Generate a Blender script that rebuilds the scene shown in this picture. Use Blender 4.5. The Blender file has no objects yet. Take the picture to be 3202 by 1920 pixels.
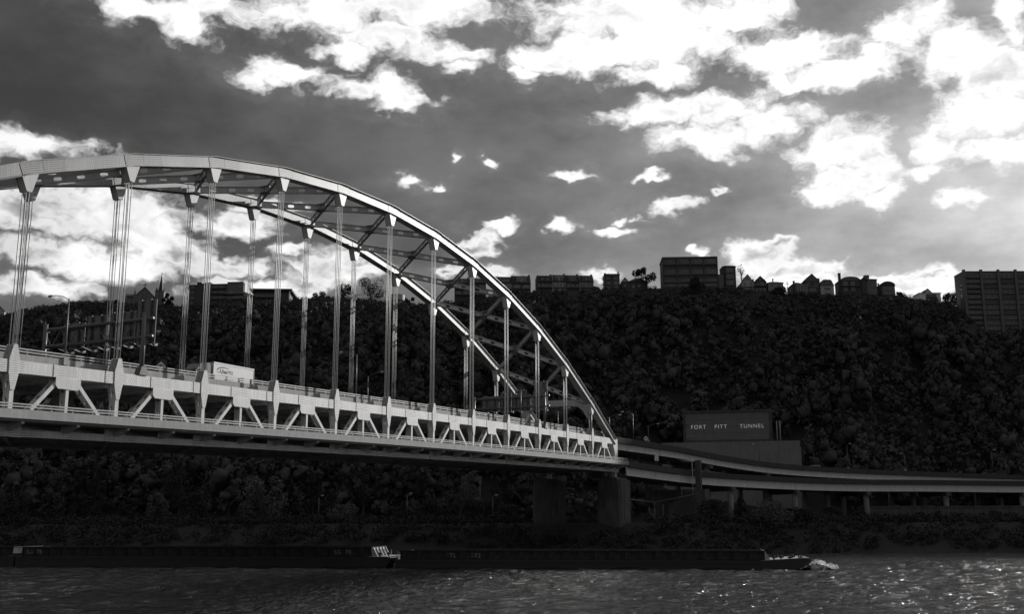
import bpy, math, random
import numpy as np
from mathutils import Matrix, Vector, Euler
R = math.radians
C = bpy.context.scene.collection
scene = bpy.context.scene
random.seed(7)
# ------------------------------------------------------------------ camera
F_PX, PITCH, ROLL, CAM_H = 3397.27, R(11.218), R(0.159), 7.5
cd = bpy.data.cameras.new('camera'); cam = bpy.data.objects.new('camera', cd); C.objects.link(cam)
cd.sensor_width = 36; cd.sensor_fit = 'HORIZONTAL'; cd.lens = F_PX / 3202 * 36
cd.clip_start = 0.5; cd.clip_end = 20000
cam.matrix_world = Matrix.Translation((0, 0, CAM_H)) @ Matrix.Rotation(R(90) + PITCH, 4, 'X') @ Matrix.Rotation(-ROLL, 4, 'Z')
scene.camera = cam
# ------------------------------------------------------------------ sun, view
SUN_AZ, SUN_EL = R(43), R(18)
SUN = Vector((math.sin(SUN_AZ) * math.cos(SUN_EL), math.cos(SUN_AZ) * math.cos(SUN_EL), math.sin(SUN_EL)))
sl = bpy.data.lights.new('sun', 'SUN'); sl.energy = 5.0; sl.angle = R(0.53); sl.color = (1, 0.985, 0.96)
so = bpy.data.objects.new('sun', sl); C.objects.link(so)
so.rotation_euler = SUN.to_track_quat('Z', 'Y').to_euler()
vs = scene.view_settings
vs.view_transform = 'Standard'; vs.look = 'None'; vs.gamma = 1; vs.exposure = 0.0; vs.use_curve_mapping = False
cy = scene.cycles
cy.max_bounces = 5; cy.diffuse_bounces = 2; cy.glossy_bounces = 2; cy.transmission_bounces = 2; cy.transparent_max_bounces = 4
cy.sample_clamp_indirect = 4; cy.caustics_reflective = False; cy.caustics_refractive = False
cy.use_denoising = True

def pix_dir(u, v):
    X, Y = (u - 1601) / F_PX, (960 - v) / F_PX
    c, s = math.cos(-ROLL), math.sin(-ROLL)
    X, Y = c * X - s * Y, s * X + c * Y
    return Vector((X, math.cos(PITCH) - Y * math.sin(PITCH), math.sin(PITCH) + Y * math.cos(PITCH)))
def at(u, v, Y):
    d = pix_dir(u, v)
    return d * (Y / d.y) + Vector((0, 0, CAM_H))

# ------------------------------------------------------------------ world: clear red-filtered sky with broken cumulus
world = bpy.data.worlds.new('World'); scene.world = world; world.use_nodes = True
def build_world():
    nt = world.node_tree; N = nt.nodes; Lk = nt.links
    N.clear()
    out = N.new('ShaderNodeOutputWorld'); bg = N.new('ShaderNodeBackground'); Lk.new(bg.outputs[0], out.inputs[0])
    sky = N.new('ShaderNodeTexSky'); sky.sky_type = 'NISHITA'; sky.sun_disc = False
    sky.sun_elevation = SUN_EL; sky.sun_rotation = SUN_AZ; sky.air_density = 1.0; sky.dust_density = 1.15; sky.ozone_density = 1.0
    sep = N.new('ShaderNodeSeparateColor'); Lk.new(sky.outputs[0], sep.inputs[0])
    co = N.new('ShaderNodeTexCoord'); gen = co.outputs['Generated']
    def math_(op, a, b=None, c=None, clamp=False):
        n = N.new('ShaderNodeMath'); n.operation = op; n.use_clamp = clamp
        for k, x in enumerate((a, b, c)):
            if x is None: continue
            if isinstance(x, (int, float)): n.inputs[k].default_value = x
            else: Lk.new(x, n.inputs[k])
        return n.outputs[0]
    def vec(op, a, b=None, c=None):
        n = N.new('ShaderNodeVectorMath'); n.operation = op
        for k, x in enumerate((a, b, c)):
            if x is None: continue
            if isinstance(x, (tuple, list, Vector)): n.inputs[k].default_value = tuple(x)
            else: Lk.new(x, n.inputs[k])
        return n.outputs['Value'] if op in ('LENGTH', 'DOT_PRODUCT', 'DISTANCE') else n.outputs[0]
    def noise(v, scale, detail, rough, w=None):
        n = N.new('ShaderNodeTexNoise'); n.inputs['Scale'].default_value = scale; n.inputs['Detail'].default_value = detail
        n.inputs['Roughness'].default_value = rough; Lk.new(v, n.inputs['Vector']); return n
    def smooth(x, a, b, lo=0.0, hi=1.0):
        n = N.new('ShaderNodeMapRange'); n.interpolation_type = 'SMOOTHSTEP'
        n.inputs['From Min'].default_value = a; n.inputs['From Max'].default_value = b
        n.inputs['To Min'].default_value = lo; n.inputs['To Max'].default_value = hi
        Lk.new(x, n.inputs['Value']); return n.outputs[0]
    # cumulus banks standing in the part of the sky over the river and the hill (centre and half-size of each)
    B = [(330,22,125,42),(450,45,100,48),(520,15,95,40),(650,25,140,48),(820,30,170,55),(1010,15,200,50),(940,80,150,42),(1070,120,105,40),
         (835,120,70,20),(690,182,125,34),(880,208,105,42),(975,245,85,28),(1120,165,45,20),
         (1490,35,240,75),(1620,85,240,90),(1460,120,170,50),(1590,175,130,42),(1320,145,90,40),(1265,185,40,20),(1790,35,120,60),
         (1900,135,150,48),(2010,175,150,38),(1600,270,180,42),(1760,262,180,50),(1700,335,130,48),(1850,300,130,55),
         (2040,360,140,68),(2040,430,100,48),(1985,470,60,26),(2180,60,80,55),(2300,130,130,65),(2410,180,130,95),(2390,270,110,55),
         (2450,70,50,60),(2265,372,75,40),(2425,350,80,32),(2130,470,55,26),(2330,480,65,20),(2230,420,60,22),
         (985,440,45,17),(1055,445,25,12),(1097,392,17,22),(1180,395,17,10),(1375,420,45,15),(1580,428,34,10),(1625,500,70,18),
         (1545,528,25,9),(1730,460,30,12),(1480,560,62,14),(1496,530,25,13),(1360,552,42,20),(1150,582,75,26),(1215,547,48,14),
         (60,350,165,38),(40,500,150,65),(230,500,200,65),(140,610,170,40),(330,560,140,45),(280,650,190,35),(430,610,110,38),
         (560,545,110,32),(640,500,80,22),(560,645,140,28),(770,650,130,48),(700,610,60,20),(870,650,90,26),(90,690,120,28),(620,700,150,25),
         (1095,655,45,18),(1205,660,72,24),(1475,662,46,16),(1830,622,95,36),(1880,592,50,18),(1920,655,150,30),(2030,690,200,28),
         (2190,695,180,28),(1692,610,28,14),(2230,672,110,18)]
    k = 3202 / 2475
    acc = None; sized = {}
    wn = noise(vec('MULTIPLY', gen, (1, 1, 1.5)), 26, 3, 0.6)
    wgen = vec('ADD', gen, vec('MULTIPLY', vec('SUBTRACT', wn.outputs['Color'], (.5, .5, .5)), (.05, .05, .036)))
    for (cx, cyy, rx, ry) in B:
        d = pix_dir(cx * k, cyy * k).normalized()
        key = (round(math.log(rx) / .3), round(math.log(ry) / .3))
        S = (F_PX / (math.exp(key[0] * .3) * k),) * 2 + (F_PX / (math.exp(key[1] * .3) * k),)
        if key not in sized: sized[key] = vec('MULTIPLY', wgen, S)
        q = vec('DISTANCE', sized[key], [d[j] * S[j] for j in range(3)])
        acc = q if acc is None else math_('MINIMUM', acc, q)
    # the rest of the dome: the same broken cumulus from noise, starting outside the banks above
    flat = vec('MULTIPLY', gen, (1, 1, 2.0))
    big = noise(flat, 3.1, 3, 0.5)
    dome = smooth(big.outputs['Fac'], 0.40, 0.66, 1.9, 0.3)
    ax = vec('DOT_PRODUCT', gen, tuple(pix_dir(1601, 700).normalized()))
    dome = math_('ADD', dome, smooth(ax, 0.80, 0.90, 0.0, 3.0))
    acc = math_('MINIMUM', acc, dome)
    warp = noise(vec('MULTIPLY', wgen, (1, 1, 1.5)), 28, 7, 0.6)
    fine = math_('MULTIPLY', math_('SUBTRACT', warp.outputs['Fac'], 0.5), 2.1)
    D = math_('ADD', acc, fine)
    dens = smooth(D, 1.18, 0.38)
    soft = noise(vec('MULTIPLY', wgen, (1, 1, 1.8)), 13, 3, 0.5)
    inner = math_('MULTIPLY', smooth(D, 0.85, -0.1), smooth(soft.outputs['Fac'], 0.42, 0.68))
    toward = smooth(vec('DOT_PRODUCT', gen, tuple(SUN)), -0.3, 0.95, 0.62, 1.2)
    sz0 = N.new('ShaderNodeSeparateXYZ'); Lk.new(gen, sz0.inputs[0])
    inner = math_('MULTIPLY', inner, smooth(sz0.outputs[2], 0.2, 0.42, 1.15, 0.6))
    cb = math_('MULTIPLY', math_('SUBTRACT', 1.0, math_('MULTIPLY', inner, 0.66)), toward)
    haze = math_('ADD', math_('MULTIPLY', sep.outputs[0], 0.039), smooth(D, 2.0, 1.0, 0.0, 0.025))
    # thin veil that brightens the clear sky between the clouds towards the sun
    veil = noise(flat, 5, 6, 0.6)
    haze = math_('MULTIPLY', haze, smooth(veil.outputs['Fac'], 0.3, 0.75, 0.78, 1.7))
    m = N.new('ShaderNodeMix'); m.data_type = 'FLOAT'
    Lk.new(dens, m.inputs[0]); Lk.new(haze, m.inputs[2]); Lk.new(cb, m.inputs[3])
    # below the horizon: dim ground
    sz = N.new('ShaderNodeSeparateXYZ'); Lk.new(gen, sz.inputs[0])
    m2 = N.new('ShaderNodeMix'); m2.data_type = 'FLOAT'
    Lk.new(smooth(sz.outputs[2], -0.06, -0.01), m2.inputs[0]); m2.inputs[2].default_value = 0.03; Lk.new(m.outputs[0], m2.inputs[3])
    cc = N.new('ShaderNodeCombineColor')
    for j in range(3): Lk.new(m2.outputs[0], cc.inputs[j])
    Lk.new(cc.outputs[0], bg.inputs['Color']); bg.inputs['Strength'].default_value = 1.0
    world.cycles.sampling_method = 'MANUAL'; world.cycles.sample_map_resolution = 1024
build_world()

# ------------------------------------------------------------------ helpers
def V(*a): return np.array(a, float)
def unit(a):
    a = np.asarray(a, float); return a / (np.linalg.norm(a) or 1)
class MB:
    def __init__(s): s.v = []; s.f = []; s.uv = []
    def add(s, pts, faces, uvs=None):
        o = len(s.v); s.v += [tuple(p) for p in pts]
        for k, f in enumerate(faces):
            s.f.append(tuple(o + j for j in f)); s.uv.append(uvs[k] if uvs else None)
    def box(s, a, b):
        x0, y0, z0 = a; x1, y1, z1 = b
        s.add([(x0,y0,z0),(x1,y0,z0),(x1,y1,z0),(x0,y1,z0),(x0,y0,z1),(x1,y0,z1),(x1,y1,z1),(x0,y1,z1)],
              [(0,3,2,1),(4,5,6,7),(0,1,5,4),(1,2,6,5),(2,3,7,6),(3,0,4,7)])
    def beam(s, p0, p1, hd, H, T):
        p0, p1 = V(*p0), V(*p1); a = unit(p1 - p0); h = unit(np.asarray(hd, float) - a * np.dot(a, hd)); t = np.cross(a, h)
        L = np.linalg.norm(p1 - p0); pts = []
        for p in (p0, p1):
            for (i, j) in ((-1,-1),(1,-1),(1,1),(-1,1)): pts.append(p + h * H / 2 * i + t * T / 2 * j)
        F = [(0,3,2,1),(4,5,6,7),(0,1,5,4),(1,2,6,5),(2,3,7,6),(3,0,4,7)]
        u = [None, None, ((0,0),(0,H),(L,H),(L,0)), ((0,0),(0,T),(L,T),(L,0)), ((0,0),(0,H),(L,H),(L,0)), ((0,0),(0,T),(L,T),(L,0))]
        s.add(pts, F, u)
    def tube(s, pts, r, n=8, cap=True):
        pts = [V(*p) for p in pts]; rs = r if isinstance(r, (list, tuple)) else [r] * len(pts)
        P = []; m = len(pts); ref = None
        for k, p in enumerate(pts):
            a = unit(pts[min(k + 1, m - 1)] - pts[max(k - 1, 0)])
            if ref is None: ref = V(0, 0, 1) if abs(a[2]) < .9 else V(1, 0, 0)
            h = unit(ref - a * np.dot(a, ref)); t = np.cross(a, h); ref = h
            for j in range(n):
                w = 2 * math.pi * j / n; P.append(p + (h * math.cos(w) + t * math.sin(w)) * rs[k])
        Fs = [(k * n + j, k * n + (j + 1) % n, (k + 1) * n + (j + 1) % n, (k + 1) * n + j) for k in range(m - 1) for j in range(n)]
        if cap: Fs += [tuple(range(n))[::-1], tuple((m - 1) * n + j for j in range(n))]
        s.add(P, Fs)
    def prism(s, poly, axis0, axis1, base, ext):
        """2D polygon in (axis0, axis1) at base, extruded by vector ext"""
        a0, a1, b, e = map(lambda q: np.asarray(q, float), (axis0, axis1, base, ext)); n = len(poly)
        P = [b + a0 * x + a1 * y for x, y in poly] + [b + a0 * x + a1 * y + e for x, y in poly]
        uvp = tuple((x, y) for x, y in poly)
        Fs = [tuple(range(n))[::-1], tuple(range(n, 2 * n))] + [(j, (j + 1) % n, n + (j + 1) % n, n + j) for j in range(n)]
        s.add(P, Fs, [uvp[::-1], uvp] + [None] * n)
    def build(s, name, mat, parent=None, smooth=False):
        return mesh_obj(name, s.mesh(name, mat, smooth), parent)
    def mesh(s, name, mat, smooth=False):
        me = bpy.data.meshes.new(name); me.from_pydata(s.v, [], s.f); me.materials.append(mat)
        if any(u for u in s.uv):
            l = me.uv_layers.new(name='UVMap'); buf = []
            for f, u in zip(s.f, s.uv): buf += [c for p in (u or ((0, 0),) * len(f)) for c in p]
            l.data.foreach_set('uv', buf)
        if smooth: me.polygons.foreach_set('use_smooth', [True] * len(me.polygons))
        me.update(); return me
def mesh_obj(name, me, parent=None):
    o = bpy.data.objects.new(name, me); C.objects.link(o)
    if parent: o.parent = parent
    return o
def np_mesh(name, verts, quads, mat):
    me = bpy.data.meshes.new(name); nv, nf = len(verts), len(quads)
    me.vertices.add(nv); me.vertices.foreach_set('co', np.ascontiguousarray(verts, dtype=np.float32).ravel())
    k = quads.shape[1]
    me.loops.add(nf * k); me.loops.foreach_set('vertex_index', quads.astype(np.int32).ravel())
    me.polygons.add(nf); me.polygons.foreach_set('loop_start', np.arange(nf, dtype=np.int32) * k)
    me.materials.append(mat); me.update(calc_edges=True); return me
def tag(o, label=None, cat=None, group=None, kind=None):
    if label: o['label'] = label
    if cat: o['category'] = cat
    if group: o['group'] = group
    if kind: o['kind'] = kind
    return o
def empty(name, loc, rz=0, label=None, cat=None, group=None):
    o = bpy.data.objects.new(name, None); C.objects.link(o); o.location = loc; o.rotation_euler = (0, 0, rz)
    o.empty_display_size = .5
    return tag(o, label, cat, group)
def dup(root, loc, rz, label=None, parent=None):
    r = root.copy(); C.objects.link(r); r.parent = parent
    if loc is not None: r.location = loc; r.rotation_euler = (0, 0, rz)
    if label: r['label'] = label
    for ch in list(root.children): dup(ch, None, 0, None, r)
    return r
def lettering(name, text, size, depth, mat, parent, loc, rot, sx=1, spacing=1.0, align='LEFT', bold=0):
    cu = bpy.data.curves.new(name, 'FONT'); cu.body = text; cu.size = size; cu.extrude = depth; cu.offset = bold
    cu.space_character = spacing; cu.align_x = align
    t = bpy.data.objects.new(name, cu); C.objects.link(t)
    dg = bpy.context.evaluated_depsgraph_get(); me = bpy.data.meshes.new_from_object(t.evaluated_get(dg))
    bpy.data.objects.remove(t); bpy.data.curves.remove(cu)
    me.materials.clear(); me.materials.append(mat)
    o = mesh_obj(name, me, parent); o.location = loc; o.rotation_euler = rot; o.scale = (sx, 1, 1); return o

# ------------------------------------------------------------------ materials (the photograph is black and white: all greys)
def material(name, base, rough=.6, var=.25, scale=1.5, streak=0., bump=0., bscale=8., metal=0., spec=.5, coat=0., rivets=0., detail=5):
    m = bpy.data.materials.new(name); m.use_nodes = True; nt = m.node_tree; N = nt.nodes; Lk = nt.links
    b = N['Principled BSDF']; b.inputs['Roughness'].default_value = rough; b.inputs['Metallic'].default_value = metal
    b.inputs['Specular IOR Level'].default_value = spec
    if coat: b.inputs['Coat Weight'].default_value = coat; b.inputs['Coat Roughness'].default_value = .3
    tc = N.new('ShaderNodeTexCoord')
    def mth(op, a, b_=None, c=None, cl=False):
        n = N.new('ShaderNodeMath'); n.operation = op; n.use_clamp = cl
        for k, x in enumerate((a, b_, c)):
            if x is None: continue
            if isinstance(x, (int, float)): n.inputs[k].default_value = x
            else: Lk.new(x, n.inputs[k])
        return n.outputs[0]
    def nz(sc, det, stretch=None):
        n = N.new('ShaderNodeTexNoise'); n.inputs['Scale'].default_value = sc; n.inputs['Detail'].default_value = det
        src = tc.outputs['Object']
        if stretch:
            mp = N.new('ShaderNodeVectorMath'); mp.operation = 'MULTIPLY'; mp.inputs[1].default_value = stretch; Lk.new(src, mp.inputs[0]); src = mp.outputs[0]
        Lk.new(src, n.inputs['Vector']); return n.outputs['Fac']
    fac = mth('MULTIPLY', mth('SUBTRACT', nz(scale, detail), .5), 2 * var)
    if streak: fac = mth('ADD', fac, mth('MULTIPLY', mth('SUBTRACT', nz(1.0, 4, (3.5, 3.5, .25)), .5), 2 * streak))
    val = mth('MULTIPLY', mth('ADD', fac, 1.0), base)
    hgt = None
    if rivets:
        uv = N.new('ShaderNodeSeparateXYZ'); Lk.new(tc.outputs['UV'], uv.inputs[0])
        row = mth('SINE', mth('MULTIPLY', uv.outputs[1], 2 * math.pi / .25))
        col = mth('SINE', mth('ADD', mth('MULTIPLY', uv.outputs[0], 2 * math.pi / .34), mth('MULTIPLY', mth('FLOOR', mth('DIVIDE', uv.outputs[1], .25)), 1.9)))
        zone = mth('SINE', mth('MULTIPLY', uv.outputs[0], .83))
        on = mth('MULTIPLY', mth('GREATER_THAN', row, .45), mth('MAXIMUM', mth('LESS_THAN', uv.outputs[0], 3.4), mth('GREATER_THAN', mth('ADD', col, mth('MULTIPLY', zone, .8)), .1)))
        val = mth('MULTIPLY', val, mth('SUBTRACT', 1.0, mth('MULTIPLY', on, rivets)))  # rivet rows: their own small shadows and some grime, darkened into the colour
        hgt = on
    val = mth('MAXIMUM', val, .002)
    cc = N.new('ShaderNodeCombineColor')
    for j in range(3): Lk.new(val, cc.inputs[j])
    Lk.new(cc.outputs[0], b.inputs['Base Color'])
    if bump or hgt is not None:
        bn = N.new('ShaderNodeBump'); bn.inputs['Strength'].default_value = bump or .3; bn.inputs['Distance'].default_value = .05
        Lk.new(hgt if hgt is not None else nz(bscale, 6), bn.inputs['Height']); Lk.new(bn.outputs[0], b.inputs['Normal'])
    return m
M = {}
M['paint'] = material('bridge_paint', .58, .40, .16, .5, streak=.32, spec=.5)
M['paint_riv'] = material('riveted_bridge_paint', .64, .40, .16, .5, streak=.3, rivets=.62, spec=.5)
M['rib_riv'] = material('riveted_arch_paint', .39, .36, .16, .7, streak=.25, rivets=.5, spec=.6)
M['strut'] = material('strut_paint', .42, .42, .14, .5, streak=.15)
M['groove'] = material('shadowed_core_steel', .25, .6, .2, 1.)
M['cable'] = material('hanger_rope_steel', .55, .45, .12, 6., spec=.5)
M['rail'] = material('painted_rail_steel', .42, .4, .12, 2.)
M['dark_rail'] = material('dark_post_steel', .10, .5, .2, 2.)
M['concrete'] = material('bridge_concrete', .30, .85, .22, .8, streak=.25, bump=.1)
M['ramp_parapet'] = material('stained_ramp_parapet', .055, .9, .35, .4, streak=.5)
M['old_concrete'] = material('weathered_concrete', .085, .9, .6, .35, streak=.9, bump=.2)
M['column'] = material('column_concrete', .19, .85, .3, .5, streak=.4)
M['ramp_steel'] = material('ramp_girder_paint', .60, .5, .15, .4, streak=.2)
M['asphalt'] = material('asphalt', .05, .9, .3, .6, bump=.1)
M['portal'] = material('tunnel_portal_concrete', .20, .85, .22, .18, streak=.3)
M['portal_panel'] = material('portal_stone_panel', .17, .8, .22, .35, streak=.15)
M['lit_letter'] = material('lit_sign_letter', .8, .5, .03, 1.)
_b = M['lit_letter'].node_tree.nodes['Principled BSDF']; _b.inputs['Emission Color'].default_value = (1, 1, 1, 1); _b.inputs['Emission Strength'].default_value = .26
M['white'] = material('white_paint', .80, .5, .05, 2.)
M['trailer'] = material('trailer_white_panel', .60, .42, .05, .5)
M['ink'] = material('dark_print', .06, .6, .2, 2.)
M['ink_grey'] = material('grey_print', .28, .6, .1, 2.)
M['galv'] = material('galvanised_steel', .13, .45, .2, 3., metal=.3)
M['sign_back'] = material('aluminium_sign_back', .17, .4, .15, 1., metal=.4)
M['lamp_glass'] = material('lamp_lens', .6, .2, .05, 3.)
M['tyre'] = material('tyre_rubber', .02, .8, .2, 5.)
M['glass'] = material('dark_glass', .02, .08, .05, 2., spec=.7)
M['win_glass'] = material('window_glass', .11, .12, 1.6, .3, spec=.6, detail=1)
for n_, c_ in (('car_white', .65), ('car_silver', .4), ('car_grey', .14), ('car_black', .025)):
    M[n_] = material(n_, c_, .28, .05, 1., coat=.6)
M['brick'] = material('dark_brick', .07, .85, .3, 1.5, bump=.1)
M['brick_mid'] = material('mid_brick', .14, .85, .3, 1.2, bump=.1)
M['siding'] = material('light_siding', .38, .7, .12, .8)
M['stucco'] = material('grey_stucco', .25, .85, .15, .8)
M['stone'] = material('church_stone', .16, .9, .35, .8, bump=.2)
M['slate'] = material('slate_roof', .035, .7, .3, 1.5)
M['trim'] = material('window_trim', .30, .6, .1, 1.)
M['dark_trim'] = material('dark_trim', .05, .6, .1, 1.)
M['bark'] = material('tree_bark', .05, .95, .35, 4., bump=.3)
M['leaf'] = material('foliage', .045, .85, .55, .35, detail=3, spec=.08)
M['leaf_light'] = material('pale_foliage', .115, .85, .5, .35, detail=3, spec=.08)
M['forest'] = material('hillside_foliage', .075, .95, .8, .05, detail=2, spec=.05, bump=.7, bscale=.9)
M['earth'] = material('hill_earth', .018, .95, .4, .08)
M['grass'] = material('bank_grass', .05, .95, .5, .15)
M['hull'] = material('barge_hull_paint', .022, .6, .4, .6, streak=.3)
M['coaming'] = material('barge_coaming_rust', .045, .8, .7, 1.2, streak=.5, detail=8, spec=.06)
M['deck_steel'] = material('barge_deck_plate', .35, .5, .25, 1.5)
M['foam'] = material('wake_foam', .9, .9, .2, 2., bump=.6, bscale=3.)
def water_material():
    m = bpy.data.materials.new('river_water'); m.use_nodes = True; nt = m.node_tree; N = nt.nodes; Lk = nt.links
    b = N['Principled BSDF']; b.inputs['Base Color'].default_value = (.012, .012, .012, 1); b.inputs['Roughness'].default_value = .14; b.inputs['IOR'].default_value = 1.33
    tc = N.new('ShaderNodeTexCoord'); prev = None
    for sc, st, dist in (((.5, .3, 1), 1.0, 1.0), ((1.6, 1.5, 1), 1.0, .20)):
        mp = N.new('ShaderNodeVectorMath'); mp.operation = 'MULTIPLY'; mp.inputs[1].default_value = sc; Lk.new(tc.outputs['Object'], mp.inputs[0])
        n = N.new('ShaderNodeTexNoise'); n.inputs['Scale'].default_value = 1.0; n.inputs['Detail'].default_value = 4; n.inputs['Roughness'].default_value = .6; n.inputs['Distortion'].default_value = .4
        Lk.new(mp.outputs[0], n.inputs['Vector'])
        bm = N.new('ShaderNodeBump'); bm.inputs['Strength'].default_value = st; bm.inputs['Distance'].default_value = dist; Lk.new(n.outputs['Fac'], bm.inputs['Height'])
        if prev: Lk.new(prev, bm.inputs['Normal'])
        prev = bm.outputs[0]
    Lk.new(prev, b.inputs['Normal']); return m
M['water'] = water_material()

# ------------------------------------------------------------------ setting: river, banks, hill
RIDGE = [(-400,104),(-249,105.8),(-226,111.3),(-203,113.6),(-162,110.8),(-140,113.4),(-109,113.3),(-94,115.2),(-62,113.2),(-47,111.6),(-23,113.1),(0,117.5),
         (47,119.0),(70,119.6),(101,119.6),(125,117),(172,115.7),(195,114.1),(214,111.6),(222,103),(228,97),(258,104),(270,116),(290,122),(320,126),(420,132),(900,135)]  # heights right of the view are unseen, raised so the hill shades the ramps
RX, RZ = np.array([r[0] for r in RIDGE], float), np.array([r[1] for r in RIDGE], float)
rng = np.random.default_rng(11)
_ph = rng.uniform(0, 6.28, 12); _kx = rng.uniform(.02, .12, 12); _ky = rng.uniform(.02, .12, 12)
def wob(x, y):
    return sum(np.sin(_kx[k] * x + _ky[k] * y + _ph[k]) for k in range(12)) / 12
def terrain(x, y):
    x = np.asarray(x, float); y = np.asarray(y, float)
    shore = 264 + 3 * np.sin(x * .03) + 2 * np.sin(x * .11 + 1)
    bank = np.clip((y - shore) / 17, -1, 1) * 7.2
    foot = np.interp(x, [-400, -60, 20, 60, 420], [338, 344, 372, 388, 392])
    t = np.clip((y - foot) / (517 - foot), 0, 1); zr = np.interp(x, RX, RZ)
    hill = (zr - 7.2) * (t * .8 + .2 * t * t * (3 - 2 * t))
    top = np.clip((y - 517) / 200, 0, 1) * 4
    return np.where(y < shore + 17, bank, 7.2 + hill + top + wob(x, y) * 4 * np.sin(math.pi * t))
def grid_mesh(name, xs, ys, zf, mat, smooth=True):
    X, Y = np.meshgrid(xs, ys); Z = zf(X, Y); nx, ny = len(xs), len(ys)
    v = np.stack([X, Y, Z], -1).reshape(-1, 3)
    i = (np.arange(ny - 1)[:, None] * nx + np.arange(nx - 1)[None]).ravel()
    me = np_mesh(name, v, np.stack([i, i + 1, i + nx + 1, i + nx], 1), mat)
    if smooth: me.polygons.foreach_set('use_smooth', [True] * len(me.polygons))
    return mesh_obj(name, me)
ys_ = np.concatenate([np.arange(250, 300, 2.), np.arange(300, 540, 4.), [560, 600, 700, 900, 1300, 2500, 5000]])
xs_ = np.concatenate([[-5000, -2000, -1000, -600], np.arange(-420, 421, 4.), [450, 480, 520, 560, 600, 1000, 2000, 5000]])
tag(grid_mesh('hillside', xs_, ys_, terrain, M['earth']), kind='structure')
def waves(x, y):
    a = np.clip(1 - np.abs(y - 150) / 150, 0, 1)
    z = 0
    for k in range(26):
        wl = 1.6 * 1.14 ** k if k < 14 else rng2[k - 14]
        th = _wth[k]; z = z + wl * .0085 * np.sin((x * np.sin(th) + y * np.cos(th)) * 2 * math.pi / wl + _wph[k])
    return z * a
rng2 = np.random.default_rng(3).uniform(1.5, 4.5, 12); _wth = np.random.default_rng(4).normal(.5, .55, 26); _wph = np.random.default_rng(5).uniform(0, 6.28, 26)
wx = np.concatenate([[-6000, -1500, -500, -250], np.arange(-125, 140.1, .62), [250, 500, 1500, 6000]])
wy = np.concatenate([[-3000, -300, 0, 30], np.arange(52, 284, .62), [300]])
tag(grid_mesh('river', wx, wy, waves, M['water']), kind='structure')

# ---------- leaf geometry
def leaf_quads(cent, rad, n, size, g, up=.0, rnd=.7, inner=.55):
    cent = np.asarray(cent, float); rad = np.asarray(rad, float); k = len(cent)
    idx = g.integers(0, k, n); d = g.normal(size=(n, 3)); d /= np.linalg.norm(d, axis=1)[:, None]
    rr = rad[idx][:, None] * (inner + (1.05 - inner) * g.random((n, 1)) ** .6)
    p = cent[idx] + d * rr
    nrm = d + g.normal(size=(n, 3)) * rnd; nrm[:, 2] += up; nrm /= np.linalg.norm(nrm, axis=1)[:, None]
    a = np.cross(nrm, g.normal(size=(n, 3))); a /= np.linalg.norm(a, axis=1)[:, None]; b = np.cross(nrm, a)
    s = size * g.uniform(.6, 1.3, (n, 1)); a *= s; b *= s * .7
    v = np.stack([p - a, p - b * .8, p + a, p + b], 1)
    return v.reshape(-1, 3)
def clumps(g, n, rx, h0, h1, flat=1.):
    c = []; r = []
    for k in range(n):
        t = (k + .5) / n; z = h0 + (h1 - h0) * t
        w = rx * math.sin(math.pi * min(1, .22 + .78 * (1 - abs(t - .42) * 1.25))) ** .8 if True else rx
        w = rx * (1 - ((t - .4) / .72) ** 2) ** .5 if abs((t - .4) / .72) < 1 else rx * .2
        a = g.uniform(0, 6.28); q = w * g.uniform(.35, .85)
        c.append((math.cos(a) * q, math.sin(a) * q, z)); r.append(g.uniform(.26, .46) * rx * (1.15 - .4 * t))
    return np.array(c), np.array(r)
def quads_idx(nv): return np.arange(nv).reshape(-1, 4)

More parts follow.
